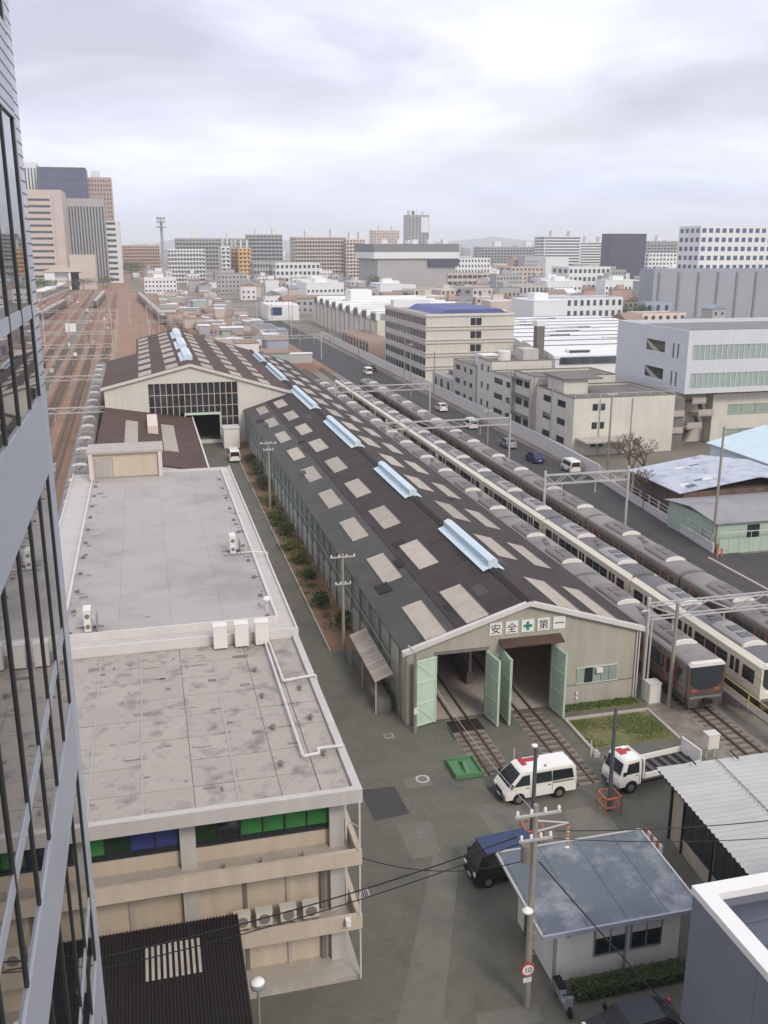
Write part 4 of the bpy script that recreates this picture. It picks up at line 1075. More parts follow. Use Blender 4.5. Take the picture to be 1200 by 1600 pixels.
# ================================================================== VEHICLES
def vehicle(name, label, cat, prof, W, belt, topw, paint, wheels, wr, sidewins, screen, rear=None, group=None, extra=None):
    """prof: side outline (s along length, z), front at s = 0 facing -X in the local frame; topw: width factor at the roof"""
    t = thing(name, label, cat, (0, 0, 0), group)
    zt = max(z for s, z in prof)
    def hw(z): return W / 2 * (1 if z <= belt else 1 - (1 - topw) * (z - belt) / (zt - belt))
    bm = bmesh.new()
    va = [bm.verts.new((s, -hw(z), z)) for s, z in prof]; vb = [bm.verts.new((s, hw(z), z)) for s, z in prof]
    n = len(prof)
    bm.faces.new(va); bm.faces.new(vb[::-1])
    for i in range(n): bm.faces.new((va[i], vb[i], vb[(i + 1) % n], va[(i + 1) % n]))
    bmesh.ops.recalc_face_normals(bm, faces=bm.faces)
    sharp = [e for e in bm.edges]
    bmesh.ops.bevel(bm, geom=sharp, offset=.05, segments=2, affect='EDGES', clamp_overlap=True)
    me = bpy.data.meshes.new('body'); bm.to_mesh(me); bm.free(); me.materials.append(MATS[paint])
    o = bpy.data.objects.new('body', me); COL.objects.link(o); o.parent = t
    for s_ in (-1, 1):
        for w in sidewins:
            m = MB()
            outer = [(s, s_ * (hw(z) + .012), z) for s, z in w]; inner = [(s, s_ * (hw(z) - .03), z) for s, z in w]
            m.poly(outer).poly(inner)
            for k in range(len(w)): m.poly([outer[k], outer[(k + 1) % len(w)], inner[(k + 1) % len(w)], inner[k]])
            m.build('side_window', 'glass', t)
        for x in wheels:
            wo = MB().cyl((x, s_ * (W / 2 - .2), wr), (x, s_ * (W / 2 + .015), wr), wr, n=18).build('wheel', 'rubber', t)
            MB().cyl((x, s_ * (W / 2 + .01), wr), (x, s_ * (W / 2 + .03), wr), wr * .6, n=14).build('rim', 'rim', wo)
            MB().cyl((x, s_ * (W / 2 - .15), wr + .03), (x, s_ * (W / 2 + .006), wr + .03), wr * 1.18, n=18).build('wheel_arch', 'black', t)
    def glassbar(pts2, nm):
        (s0, z0), (s1, z1) = pts2
        dv = Vector((s1 - s0, z1 - z0)).normalized(); nx, nz = -dv.y, dv.x
        if nx > 0 and nm == 'windscreen': nx, nz = -nx, -nz
        if nx < 0 and nm == 'rear_window': nx, nz = -nx, -nz
        a, b = .08, .92
        P0 = (s0 + (s1 - s0) * a, z0 + (z1 - z0) * a); P1 = (s0 + (s1 - s0) * b, z0 + (z1 - z0) * b)
        m = MB(); q = []
        for (s, z) in (P0, P1):
            for k in (-1, 1): q.append((s, k * (hw(z) - .1), z))
        e0, e1 = .015, -.03
        O = [(p[0] + nx * e0, p[1], p[2] + nz * e0) for p in q]; I = [(p[0] + nx * e1, p[1], p[2] + nz * e1) for p in q]
        idx = (0, 1, 3, 2)
        m.poly([O[i] for i in idx]).poly([I[i] for i in idx])
        for k in range(4): m.poly([O[idx[k]], O[idx[(k + 1) % 4]], I[idx[(k + 1) % 4]], I[idx[k]]])
        m.build(nm, 'glass', t)
    glassbar(screen, 'windscreen')
    if rear: glassbar(rear, 'rear_window')
    f0 = min(s for s, z in prof); f1 = max(s for s, z in prof)
    for k in (-1, 1):
        MB().box(f0 - .02, k * W * .36 - .13, .62, f0 + .12, k * W * .36 + .13, .8).build('headlight', 'lamp_white', t)
        MB().box(f1 - .1, k * W * .4 - .1, .75, f1 + .015, k * W * .4 + .1, .98).build('tail_light', 'red_light', t)
        MB().box(screen[0][0] + .15, k * (W / 2 + .02) - .02, belt + .05, screen[0][0] + .27, k * (W / 2 + .14) + .02, belt + .28).build('mirror', 'black', t)
    MB().box(f0 - .03, -W * .46, .3, f0 + .1, W * .46, .5).build('bumper', 'black' if paint != 'white_gloss' else 'pole_dark', t)
    MB().box(f0 - .045, -.2, .36, f0 - .028, .2, .47).build('number_plate', 'white_paint', t); MB().box(f1 + .002, -.2, .5, f1 + .02, .2, .61).build('number_plate', 'white_paint', t)
    for k in (-1, 1):
        for w in sidewins[:2]:
            sx = max(q[0] for q in w)
            MB().box(sx - .22, k * (W / 2 + .012) - .008, belt - .12, sx - .08, k * (W / 2 + .012) + .008, belt - .08).build('door_handle', 'black', t)
            MB().box(sx + .03, k * (W / 2 + .003) - .003, .38, sx + .045, k * (W / 2 + .003) + .003, belt).build('door_gap', 'pole_dark', t)
    if extra: extra(t)
    return t
def place(o, x, y, rz): o.location = (x, y, .012); o.rotation_euler = (0, 0, rz)
VAN = [(0.05, .3), (0.0, .75), (.18, 1.02), (1.02, 1.86), (1.3, 1.95), (4.2, 1.95), (4.36, 1.8), (4.42, 1.0), (4.4, .3)]
def van_extra(t):
    MB().box(1.32, -.12, 1.94, 1.6, .7, 1.99).box(1.5, .2, 1.94, 2.3, .55, 1.985).build('roof_marking', 'red', t)
    MB().cyl((2.55, -.5, 1.95), (2.55, -.5, 2.02), .07, n=8).cyl((2.55, .5, 1.95), (2.55, .5, 2.02), .07, n=8).build('roof_vent', 'ac_grey', t)
    for k in (-1, 1): MB().box(2.9, k * .855 - .008, 1.02, 4.2, k * .855 + .008, 1.07).build('door_track', 'black', t)
    MB().box(-.01, -.5, .55, .03, .5, .72).build('grille', 'black', t)
v = vehicle('van', 'white minibus with a red marking on its roof parked before the shed', 'van', VAN, 1.68, 1.05, .86, 'white_gloss', (0.85, 3.35), .31,
            [[(.55, 1.12), (1.05, 1.68), (1.5, 1.72), (1.5, 1.12)], [(1.68, 1.14), (1.68, 1.74), (2.85, 1.74), (2.85, 1.14)], [(2.9, 1.14), (2.9, 1.74), (4.12, 1.72), (4.22, 1.16)]],
            ((.18, 1.02), (1.02, 1.86)), ((4.42, 1.0), (4.36, 1.8)), extra=van_extra)
place(v, 17.75, 43.85, R(2.5))
CABT = [(0.05, .45), (0.0, .9), (.12, 1.15), (.38, 1.95), (.6, 2.1), (1.45, 2.1), (1.55, 2.0), (1.55, .45)]
def truck_extra(t):
    W = 1.75
    MB().box(1.6, -W/2, .62, 5.6, W/2, .78).build('bed_floor', 'pole_dark', t)
    for k in (-1, 1): MB().box(1.75, k * W/2 - .03, .78, 5.6, k * W/2 + .03, 1.12).build('side_gate', 'white_gloss', t)
    MB().box(1.62, -W/2, .78, 1.7, W/2, 2.0).build('headboard', 'white_gloss', t)
    MB().box(5.6, -W/2, .7, 5.68, W/2, 1.75).build('tail_gate', 'white_gloss', t)
    MB().box(1.75, -.8, .785, 5.55, .8, .8).build('load', 'black', t)
    for q in range(6): MB().box(2.0 + q * .6, -.75, .8, 2.25 + q * .6, .75, .86).build('bed_slat', 'train_dark', t)
    MB().box(.6, -.1, 2.1, 1.0, .55, 2.14).box(.75, .1, 2.1, 1.4, .4, 2.135).build('roof_marking', 'red', t)
    MB().box(1.5, -.6, .35, 5.3, .6, .62).build('chassis', 'black', t)
v = vehicle('truck', 'white flatbed truck with lowered sides parked behind the orange-based post', 'truck', CABT, 1.75, 1.2, .9, 'white_gloss', (.85, 4.2), .36,
            [[(.45, 1.25), (.62, 1.85), (1.35, 1.9), (1.35, 1.25)]], ((.12, 1.15), (.38, 1.95)), ((1.55, 1.2), (1.55, 1.95)), extra=truck_extra)
place(v, 24.3, 43.3, R(7))
SMALL = [(0.02, .25), (0.0, .6), (.1, .8), (.85, .95), (1.35, 1.42), (2.9, 1.45), (3.5, 1.0), (3.85, .9), (3.85, .25)]
HATCH = [(0.02, .25), (0.0, .6), (.1, .82), (.75, .98), (1.2, 1.5), (2.9, 1.52), (3.35, 1.05), (3.4, .25)]
KEI = [(0.02, .25), (0.0, .8), (.1, 1.0), (.5, 1.72), (.7, 1.8), (3.1, 1.8), (3.25, 1.65), (3.3, .9), (3.3, .25)]
def sedan(label, paint, x, y, rz, prof=SMALL, name='parked_car', cat='car', grp='cars parked along the side road'):
    if prof is KEI: sw, sc, rr, wh = [[(.55, 1.05), (.7, 1.55), (1.5, 1.58), (1.5, 1.05)], [(1.6, 1.05), (1.6, 1.58), (3.0, 1.55), (3.05, 1.05)]], ((.1, 1.0), (.5, 1.72)), ((3.3, .9), (3.25, 1.65)), (.65, 2.6)
    elif prof is HATCH: sw, sc, rr, wh = [[(1.0, 1.02), (1.3, 1.4), (2.0, 1.42), (2.0, 1.02)], [(2.08, 1.02), (2.08, 1.42), (2.8, 1.4), (3.0, 1.05)]], ((.75, .98), (1.2, 1.5)), ((3.35, 1.05), (2.9, 1.52)), (.65, 2.75)
    else: sw, sc, rr, wh = [[(1.1, 1.0), (1.45, 1.36), (2.15, 1.38), (2.15, 1.0)], [(2.22, 1.0), (2.22, 1.38), (2.85, 1.36), (3.2, 1.02)]], ((.85, .95), (1.35, 1.42)), ((3.5, 1.0), (2.9, 1.45)), (.75, 3.0)
    v = vehicle(name, label, cat, prof, 1.55, .98, .84, paint, wh, .29, sw, sc, rr, grp)
    place(v, x, y, rz); return v
sedan('white kei van parked on the road, farthest from the camera', 'white_gloss', 53.2, 229, R(-90), KEI)
sedan('black car parked by the white wall near the striped office', 'car_black', 55.8, 236, R(-90))
sedan('white hatchback on the road below the banded office building', 'white_gloss', 54.4, 172.5, R(-90), HATCH)
sedan('white kei van parked halfway along the white wall', 'white_gloss', 53.9, 154, R(-90), KEI)
sedan('silver car parked along the wall ahead of the dark blue one', 'car_silver', 54.2, 137.5, R(-90))
sedan('dark blue car parked on the road beside the beige block', 'car_blue', 54.2, 126.8, R(-90))
sedan('white kei truck at the gate of the beige block', 'white_gloss', 56.6, 119.5, R(-90), KEI)
sedan('white kei van by the container in front of the workshop hall', 'white_gloss', 11.7, 138, R(-90), KEI, grp='cars in the yard')
vv = sedan('dark kei van under a blue roof sheet parked behind the white hut', 'car_black', 13.8, 37.5, R(4), KEI, grp='cars in the yard')
MB().box(.55, -.7, 1.79, 3.22, .7, 1.85).build('roof_sheet', 'tarp_blue').parent = vv
cn = thing('container', 'small white container beside the tall hall doorway', 'container', (12.3, 146, 0))
MB().box(11.0, 144.6, .15, 13.4, 147.6, 3.2).build('box', 'ac_white', cn); MB().box(10.9, 144.5, 3.2, 13.5, 147.7, 3.32).build('lid', 'trim_white', cn)
# dark low car roof at the bottom edge
# (parked close to the grey clad building)
sedan('black car at the bottom edge beside the grey clad building', 'car_black', 14.9, 26.6, R(2), SMALL, grp='cars in the yard')

# ================================================================== YARD FURNITURE
tr = thing('green_tray', 'shallow green metal tray lying on the yard asphalt', 'tray', (16.9, 47.2, 0))
MB().box(16.05, 46.3, .1, 17.65, 48.2, .16).build('floor', 'tray_green', tr)
for a in ((16.0, 46.25, 17.7, 46.32), (16.0, 48.18, 17.7, 48.25), (16.0, 46.32, 16.07, 48.18), (17.63, 46.32, 17.7, 48.18)): ibox('side', 'tray_green', tr, a[0], a[1], .05, a[2], a[3], .34)
MB().prism([(46.4, .16), (48.1, .16), (47.3, .5)], 'x', 16.75, 16.95).build('ridge', 'tray_green', tr)
MB().box(16.1, 46.35, 0, 16.2, 48.1, .1).box(17.5, 46.35, 0, 17.6, 48.1, .1).build('skid', 'frame_dark', tr)
tag(MB().prism([(19.3, 38.0), (22.4, 38.4), (22.4, 39.0), (19.3, 38.7)], 'z', .008, .05).build('green_mat', 'green_mat'), 'green mat on the ground behind the hut roof', 'mat')
mh = thing('manhole', 'round manhole cover in the middle of the yard', 'manhole', (14.16, 46.9, 0))
MB().cyl((14.16, 46.9, .004), (14.16, 46.9, .022), .42, n=20).build('ring', 'concrete_pale', mh); MB().cyl((14.16, 46.9, .022), (14.16, 46.9, .03), .3, n=20).build('cover', 'concrete_dark', mh)
mh = thing('manhole', 'small dark manhole cover nearer the office than the ringed one', 'manhole', (12.6, 42.0, 0))
MB().cyl((12.6, 42, .004), (12.6, 42, .02), .3, n=16).build('cover', 'concrete_dark', mh)
def cabinet(label, x, y, w, d, h, leg=0):
    o = thing('cabinet', label, 'cabinet', (x, y, 0))
    MB().box(x - w/2, y - d/2, leg, x + w/2, y + d/2, leg + h).build('case', 'ac_white', o)
    MB().box(x - w/2 - .04, y - d/2 - .04, leg + h, x + w/2 + .04, y + d/2 + .04, leg + h + .06).build('lid', 'trim_white', o)
    ibox('door', 'ac_white', o, x - w/2 + .05, y - d/2 - .02, leg + .08, x + w/2 - .05, y - d/2 - .002, leg + h - .08)
    if leg:
        for a in (-1, 1): ibox('leg', 'steel_pale', o, x + a * w * .35 - .04, y - .05, 0, x + a * w * .35 + .04, y + .05, leg)
    else: MB().box(x - w/2 - .05, y - d/2 - .05, 0, x + w/2 + .05, y + d/2 + .05, .1).build('base', 'concrete', o)
cabinet('white equipment cabinet at the front corner of the train shed', 32.2, 52.5, .85, .8, 1.45)
cabinet('pale box on two legs beside the store roof', 31.9, 45.0, .75, .6, .9, .7)
for i, (x, y, l) in enumerate(((19.9, 47.0, 'white marker post beside the left shed track'), (24.85, 46.8, 'white marker post beside the right shed track'))):
    o = thing('marker_post', l, 'post', (x, y, 0)); MB().cyl((x, y, 0), (x, y, 1.1), .05, .04).build('shaft', 'trim_white', o)
    MB().box(x + .15, y - .2, 0, x + .55, y + .2, .28).cyl((x + .35, y, .28), (x + .35, y, .4), .14, n=10).build('point_motor', 'concrete_pale', o)
def orange_post(label, x, y, h, lamp):
    o = thing('yard_post', label, 'post', (x, y, 0))
    MB().cyl((x, y, 0), (x, y, h), .13, .09, 10).build('pole', 'pole_dark', o)
    m = MB()
    for z in (.45, 1.0):
        m.box(x - .5, y - .5, z, x + .5, y - .44, z + .07).box(x - .5, y + .44, z, x + .5, y + .5, z + .07).box(x - .5, y - .44, z, x - .44, y + .44, z + .07).box(x + .44, y - .44, z, x + .5, y + .44, z + .07)
    m.build('guard_rail', 'orange', o)
    for a in (-.47, .47):
        for b in (-.47, .47): ibox('guard_post', 'orange', o, x + a - .03, y + b - .03, 0, x + a + .03, y + b + .03, 1.07)
    if lamp: MB().lathe((x - .12, y - .1, h - .1), [(.0, 0), (.16, .03), (.16, .1), (0, .16)], 12).build('lamp', 'lamp_white', o)
    return o
orange_post('dark lamp post with an orange guard frame in front of the minibus', 17.95, 39.6, 5.8, True)
orange_post('dark post with an orange guard frame in front of the flatbed truck', 23.25, 41.3, 6.3, False)
bl = thing('barrier_post', 'orange and white striped post at the hut rear corner', 'post', (19.6, 36.6, 0))
for k in range(5): MB().cyl((19.6, 36.6, k * .3), (19.6, 36.6, k * .3 + .3), .06, n=8).build('band', 'orange' if k % 2 else 'white_paint', bl)
bl = thing('barrier_board', 'orange and white striped guard at the store shed corner', 'barrier', (23.6, 36.9, 0))
for k in range(6): MB().box(23.35, 36.0 + k * .28, .5, 23.43, 36.28 + k * .28, 1.3).build('band', 'orange' if k % 2 else 'white_paint', bl)
for y in (36.05, 37.5): ibox('leg', 'steel_pale', bl, 23.36, y, 0, 23.42, y + .06, .5)

# utility pole in the foreground
up = thing('utility_pole', 'concrete utility pole with crossarms, lamp and speed sign in front of the hut', 'utility pole', (13.45, 29.4, 0))
px, py = 13.45, 29.4
MB().cyl((px, py, 0), (px, py, 9.4), .16, .1, 12).build('shaft', 'pole_concrete', up)
for z, xa, xb in ((9.0, -.9, 1.0), (7.9, -.7, .7)):
    ca = MB().box(px + xa, py - .17, z, px + xb, py - .09, z + .09).build('crossarm', 'steel_pale', up)
    for k in range(4):
        x = px + xa + .1 + (xb - xa - .2) * k / 3
        MB().lathe((x, py - .13, z + .09), [(.03, 0), (.07, .05), (.05, .1), (.07, .14), (.04, .22), (0, .24)], 8).build('insulator', 'white_paint', ca)
MB().cyl((px - .38, py - .1, 7.0), (px - .38, py - .1, 7.75), .2, n=12).build('transformer', 'ac_grey', up)
MB().path([(px, py, 8.7), (px + 1.35, py - .1, 8.45), (px, py, 8.2)], .035).build('bracket', 'steel_pale', up)
for k in range(6): MB().lathe((px + 1.35, py - .1, 7.3 + k * .18), [(.02, 0), (.09, .06), (.02, .12)], 8).build('insulator', 'orange' if k % 2 else 'white_paint', up)
la = MB().path([(px, py, 4.9), (px - .25, py - .3, 5.0)], .03).build('lamp_arm', 'steel', up)
MB().lathe((px - .3, py - .36, 4.85), [(0, 0), (.2, .03), (.22, .1), (.1, .2), (0, .22)], 12).build('lamp_head', 'lamp_white', up)
for z in range(4, 17): ibox('step_bolt', 'steel', up, px + .1, py - .03, z * .5, px + .26, py, z * .5 + .03)
sg = MB().cyl((px - .12, py - .26, 2.0), (px - .12, py - .22, 2.0), .3, n=20).build('speed_sign', 'red_light', up)
MB().cyl((px - .12, py - .27, 2.0), (px - .12, py - .255, 2.0), .24, n=20).build('sign_face', 'white_paint', sg)
me = char_mesh('10', .34, .004); me.materials.clear(); me.materials.append(MATS['car_blue'])
for q in me.vertices: q.co = Vector((q.co.x, q.co.z, q.co.y))
lt = bpy.data.objects.new('lettering', me); COL.objects.link(lt); lt.parent = sg; lt.location = (-.12, -.278, 2.0)
MB().box(px - .3, py - .26, 1.4, px + .06, py - .22, 1.6).build('plate', 'white_paint', up)
MB().cyl((px - .12, py - .22, 0), (px - .12, py - .22, 2.2), .03, n=6).build('sign_post', 'steel', up)
sc = thing('scooter', 'dark scooter parked at the hut corner by the hedge', 'scooter', (15.0, 28.9, 0))
for dy in (0, 1.15):
    w = MB().cyl((14.85, 28.4 + dy, .24), (14.95, 28.4 + dy, .24), .24, n=14).build('wheel', 'rubber', sc)
MB().prism([(28.45, .3), (29.5, .3), (29.75, .75), (29.1, .8), (28.95, .45), (28.6, .45), (28.5, .95), (28.38, .95)], 'x', 14.76, 15.04).build('body', 'car_silver', sc)
MB().box(14.74, 29.05, .78, 15.06, 29.75, .88).build('seat', 'black', sc)
MB().path([(14.6, 28.5, 1.05), (15.2, 28.5, 1.05)], .025).build('handlebar', 'black', sc)

# plain concrete poles
def pole(label, x, y, h, arms=((.95, 1.6),), group=None, m='pole_concrete', r=.15):
    o = thing('utility_pole', label, 'utility pole', (x, y, 0), group)
    MB().cyl((x, y, 0), (x, y, h), r, r * .65, 10).build('shaft', m, o)
    for f, w in arms:
        z = h * f
        c = MB().box(x - w / 2, y - .14, z, x + w / 2, y - .06, z + .09).build('crossarm', 'steel_pale', o)
        for k in (-.45, -.15, .15, .45): MB().lathe((x + k * w, y - .1, z + .09), [(.03, 0), (.07, .06), (.03, .16)], 6).build('insulator', 'white_paint', c)
    return o
pole('concrete pole with two crossarms beside the near end of the shed wall', 13.1, 64.4, 8.4, ((.97, 1.9), (.72, 1.2)), 'poles along the shed')
pole('concrete pole with a crossarm halfway along the shed wall', 13.1, 106.5, 8.6, ((.97, 1.9), (.88, 1.2)), 'poles along the shed')
o = thing('gutter_pole', 'steel pole with a short arm at the left corner of the shed front', 'pole', (15.25, 52.3, 0))
MB().cyl((15.25, 52.3, 0), (15.25, 52.3, 5.6), .12, .1, 10).build('shaft', 'steel', o); MB().path([(15.25, 52.3, 5.5), (14.7, 52.1, 6.2)], .06).build('arm', 'steel_pale', o)
ibox('switch_box', 'ac_white', o, 15.12, 52.1, 1.4, 15.38, 52.18, 1.8)
o = thing('mast', 'pale twin mast rising at the right front corner of the shed', 'mast', (31.9, 53.0, 0))
MB().cyl((31.75, 53.0, 0), (31.75, 53.0, 6.4), .09, n=8).cyl((32.05, 53.0, 0), (32.05, 53.0, 6.2), .07, n=8).path([(31.75, 53, 6.4), (31.6, 53, 6.55), (31.2, 53, 6.5)], .08).build('shaft', 'steel_pale', o)
o = thing('mast', 'rust-stained mast between the shed corner cabinet and the train', 'mast', (33.0, 52.2, 0)); MB().cyl((33.0, 51.6, 0), (33.0, 51.6, 7.5), .14, .11, 10).build('shaft', 'pole_concrete', o)
for i, (l, x, y, h) in enumerate((('road pole beside the banded office, nearest its corner', 58.2, 188, 9.5), ('road pole left of the banded office corner', 58.4, 207, 9.5), ('second road pole left of the banded office corner', 58.4, 212, 9.8),
        ('brown pole between the trains and the silver car', 50.0, 133.5, 6.5), ('pole rising in front of the beige block windows', 59.2, 131, 11.0), ('pole at the front corner of the beige block', 59.4, 112.5, 12.0),
        ('tall grey pole at the corner of the green hut', 55.2, 81.0, 13.0), ('slim pole far up the road by the factory wall', 58.6, 262, 9), ('slim pole beside the long factory wall', 59, 300, 9), ('slim pole at the end of the long factory wall', 59, 345, 9), ('slim pole where the road leaves the factory', 59, 395, 9))):
    pole(l, x, y, h, ((.95, 1.4),) if i % 2 else (), 'poles along the side road', 'pole_concrete', .16)
random.seed(21)
for i in range(54):
    x, y = random.uniform(-50, 60), random.uniform(240, 680)
    if 46 < x < 57: x = 60
    mm_ = ('pale steel', 'grey concrete', 'rosy brown')[i % 3]
    lab = f"slim {mm_} post{' with crossarm' if i % 3 == 0 else ''} {('among the near', 'among the middle', 'among the far')[0 if y < 350 else 1 if y < 500 else 2]} {('left yard tracks', 'tracks behind the big hall', 'tracks behind the long shed')[0 if x < -8 else 1 if x < 22 else 2]}"
    pole(lab, x, y, random.uniform(8, 12), ((.9, 2.2),) if i % 3 == 0 else (), lab, ('steel_pale', 'pole_concrete', 'frame_rose')[i % 3], .14)

# ------------------------------------------------------------------ gantries over the tracks
def gantry(label, x0, x1, y, z, dz, group, m='steel_pale', mid=(), bays=None, lattice=True):
    o = thing('gantry', label, 'gantry', ((x0 + x1) / 2, y, 0), group)
    b = MB(); n = bays or max(3, int(abs(x1 - x0) / 2))
    r = .045
    for s in (-.25, .25):
        b.box(x0, y + s - r, z - r, x1, y + s + r, z + r).box(x0, y + s - r, z + dz - r, x1, y + s + r, z + dz + r)
        if lattice:
            for i in range(n):
                xa, xb = x0 + (x1 - x0) * i / n, x0 + (x1 - x0) * (i + 1) / n
                b.cyl((xa, y + s, z if i % 2 else z + dz), (xb, y + s, z + dz if i % 2 else z), .035, n=4, caps=False)
    b.build('beam', m, o)
    for x in (x0, *mid, x1):
        MB().box(x - .11, y - .11, 0, x + .11, y + .11, z + dz + .5).build('post', m, o)
    for i in range(int(abs(x1 - x0) / 4)):
        x = x0 + 2 + i * 4
        MB().box(x - .04, y - .04, z - 1.1, x + .04, y + .04, z - .06).lathe((x, y, z - 1.3), [(.03, 0), (.11, .06), (.04, .12), (.11, .18), (.03, .24)], 6).build('hanger', m, o)
    return o
for i, (y, xl) in enumerate(((151, -60), (190, -60), (227, -62), (254, -64), (294, -66), (340, -68), (400, -70))):
    xs = -.0135 * (y - 99)
    gantry(('nearest', 'second', 'third', 'fourth', 'fifth', 'sixth', 'farthest')[i] + ' pale overhead-line gantry across the left yard tracks', xl, -5.6 + xs, y, 5.6, .8, 'gantries over the left yard', mid=(-34 + xs,), bays=26)
for i, (y, x0, x1) in enumerate(((54.5, 32.6, 50.5), (92.0, 41.25, 51.2), (127.0, 32.4, 51.0), (164, 32.4, 50.0))):
    gantry(('nearest pale lattice gantry over the parked trains', 'lattice gantry whose post stands beside the side road', 'third lattice gantry over the parked trains', 'farthest lattice gantry over the parked trains')[i], x0, x1, y, 5.3, 1.0, 'gantries over the parked trains', bays=8)
for i, (y, x0, x1) in enumerate(((262, 8, 48), (330, 2, 50), (410, 2, 54))):
    gantry(('nearest', 'middle', 'farthest')[i] + ' overhead-line gantry in the brown yard behind the sheds', x0, x1, y, 6, .8, 'gantries behind the sheds', bays=14)
# cables
def cable(label, p, q, sag, r=.02, n=14, m='black'):
    p, q = Vector(p), Vector(q); pts = []
    for i in range(n + 1):
        t = i / n; v = p.lerp(q, t); v.z -= sag * 4 * t * (1 - t); pts.append(tuple(v))
    tag(MB().path(pts, r, 5, 0).build('overhead_cable', m), label, 'cable', 'overhead cables across the yard')
cable('upper black cable from the utility pole past the office front', (px - .8, py - .13, 8.2), (-12, 27.5, 7.4), .9, .028)
cable('lower black cable from the utility pole past the office front', (px - .6, py - .13, 7.9), (-12, 27.3, 7.0), .9, .022)
cable('black cable from the utility pole rightward over the hut roof', (px + .8, py - .13, 8.2), (32, 28.5, 7.6), .5, .022)
cable('second black cable rightward over the hut roof', (px + .6, py - .13, 7.9), (32, 27.8, 7.0), .6, .018)
cable('thick black cable slanting down from the utility pole over the hut', (px + .2, py - .1, 6.9), (17.2, 22.5, 3.5), .1, .03)
cable('thin cable running from the pole to the shed corner', (px, py, 9.0), (15.25, 52.3, 5.4), .5, .014, m='steel_pale')
cable('black cable from the office corner across the yard', (6.9, 33.4, 5.6), (px - .1, py, 7.0), .7, .02)
for k in range(4):
    cable(('first', 'second', 'third', 'fourth')[k] + ' contact wire above the parked trains, counted from the shed', (34.6 + 4.45 * min(k, 2) + (4 if k == 3 else 0), 40, 5.0), (34.6 + 4.45 * min(k, 2) + (4 if k == 3 else 0), 200, 5.0), .2, .013, 6, 'frame_dark')

for k in range(13):
    x0 = -8.0 - 3.9 * k
    cable(('first', 'second', 'third', 'fourth', 'fifth', 'sixth', 'seventh', 'eighth', 'ninth', 'tenth', 'eleventh', 'twelfth', 'thirteenth')[k] + ' contact wire over the left yard, counted from the office', (x0, 60, 5.2), (x0 - .0135 * 460, 520, 5.2), .1, .018, 5, 'frame_dark')
# ================================================================== SHRUBS AND TREES
def shrub(label, x, y, r, h, m='leaf', n=700):
    o = thing('shrub', label, 'shrub', (x, y, 0), 'shrubs along the shed wall')
    f = MB(); random.seed(int(x * 100 + y * 10))
    for k in range(5):
        a = k * 1.256; leaf_cloud(f, (x + math.cos(a) * r * .35, y + math.sin(a) * r * .35, h * random.uniform(.45, .62)), (r * .7, r * .7, h * .42), n // 5, .1, .03)
    for k in range(n // 5):
        p_ = Vector((x + random.gauss(0, r * .6), y + random.gauss(0, r * .75), abs(random.gauss(h * .55, h * .3)) + .05)); a_v = Vector((random.gauss(0, 1), random.gauss(0, 1), random.gauss(0, 1))).normalized(); b_v = a_v.orthogonal().normalized()
        f.poly([p_ - a_v * .1, p_ + b_v * .05, p_ + a_v * .1, p_ - b_v * .05])
    f.build('foliage', m, o)
    st_ = MB()
    for k in range(4): st_.cyl((x, y, 0), (x + random.uniform(-.4, .4) * r, y + random.uniform(-.4, .4) * r, h * .6), .04, .02, 5)
    st_.build('stem', 'bark', o)
for l, x, y, r, h, m in (('round dark green shrub nearest the camera in the planting strip', 13.4, 75.5, .85, 1.5, 'leaf_dark'), ('shrub between the near pole and the shed wall', 14.3, 70.5, .7, 1.7, 'leaf'),
        ('olive shrub, first of the dense row along the shed', 13.5, 88, 1.0, 1.4, 'leaf_olive'), ('olive shrub, second of the dense row along the shed', 13.2, 92, 1.1, 1.3, 'leaf_olive'), ('green shrub, third of the dense row along the shed', 13.5, 97, 1.0, 1.6, 'leaf'),
        ('green shrub between the dense row and the middle pole', 13.4, 101, .9, 1.3, 'leaf'), ('olive shrub close before the middle pole', 13.2, 104, .8, 1.2, 'leaf_olive'), ('low shrub between the round one and the dense row', 13.6, 83, .7, 1.0, 'leaf'), ('thin pale shrub beside the middle pole', 13.5, 110, .9, 1.4, 'leaf_olive'), ('green shrub past the middle pole', 13.7, 118, 1.2, 1.9, 'leaf_dark'), ('green shrub at the far end of the strip', 13.7, 127, 1.3, 2.0, 'leaf'), ('last small shrub before the hall', 13.8, 134, 1.0, 1.4, 'leaf_dark')):
    shrub(l, x, y, r, h, m)
random.seed(77); wd = MB()
for k in range(150):
    x, y = random.uniform(12.5, 14.8), random.uniform(67, 140)
    if k % 3: y = random.gauss(97, 9)
    r_ = random.uniform(.15, .45)
    for q in range(34):
        p_ = Vector((x + random.gauss(0, r_), y + random.gauss(0, r_), random.uniform(.02, r_ * 1.1))); a_v = Vector((random.gauss(0, 1), random.gauss(0, 1), random.gauss(.6, 1))).normalized(); b_v = a_v.orthogonal().normalized(); kk = random.uniform(.05, .11)
        wd.poly([p_ - a_v * kk, p_ + b_v * kk * .5, p_ + a_v * kk, p_ - b_v * kk * .5], k % 3)
tag(wd.build('weeds', ['leaf', 'leaf_olive', 'leaf_dark']), 'ragged weeds and low plants along the shed wall', 'weeds', kind='stuff')
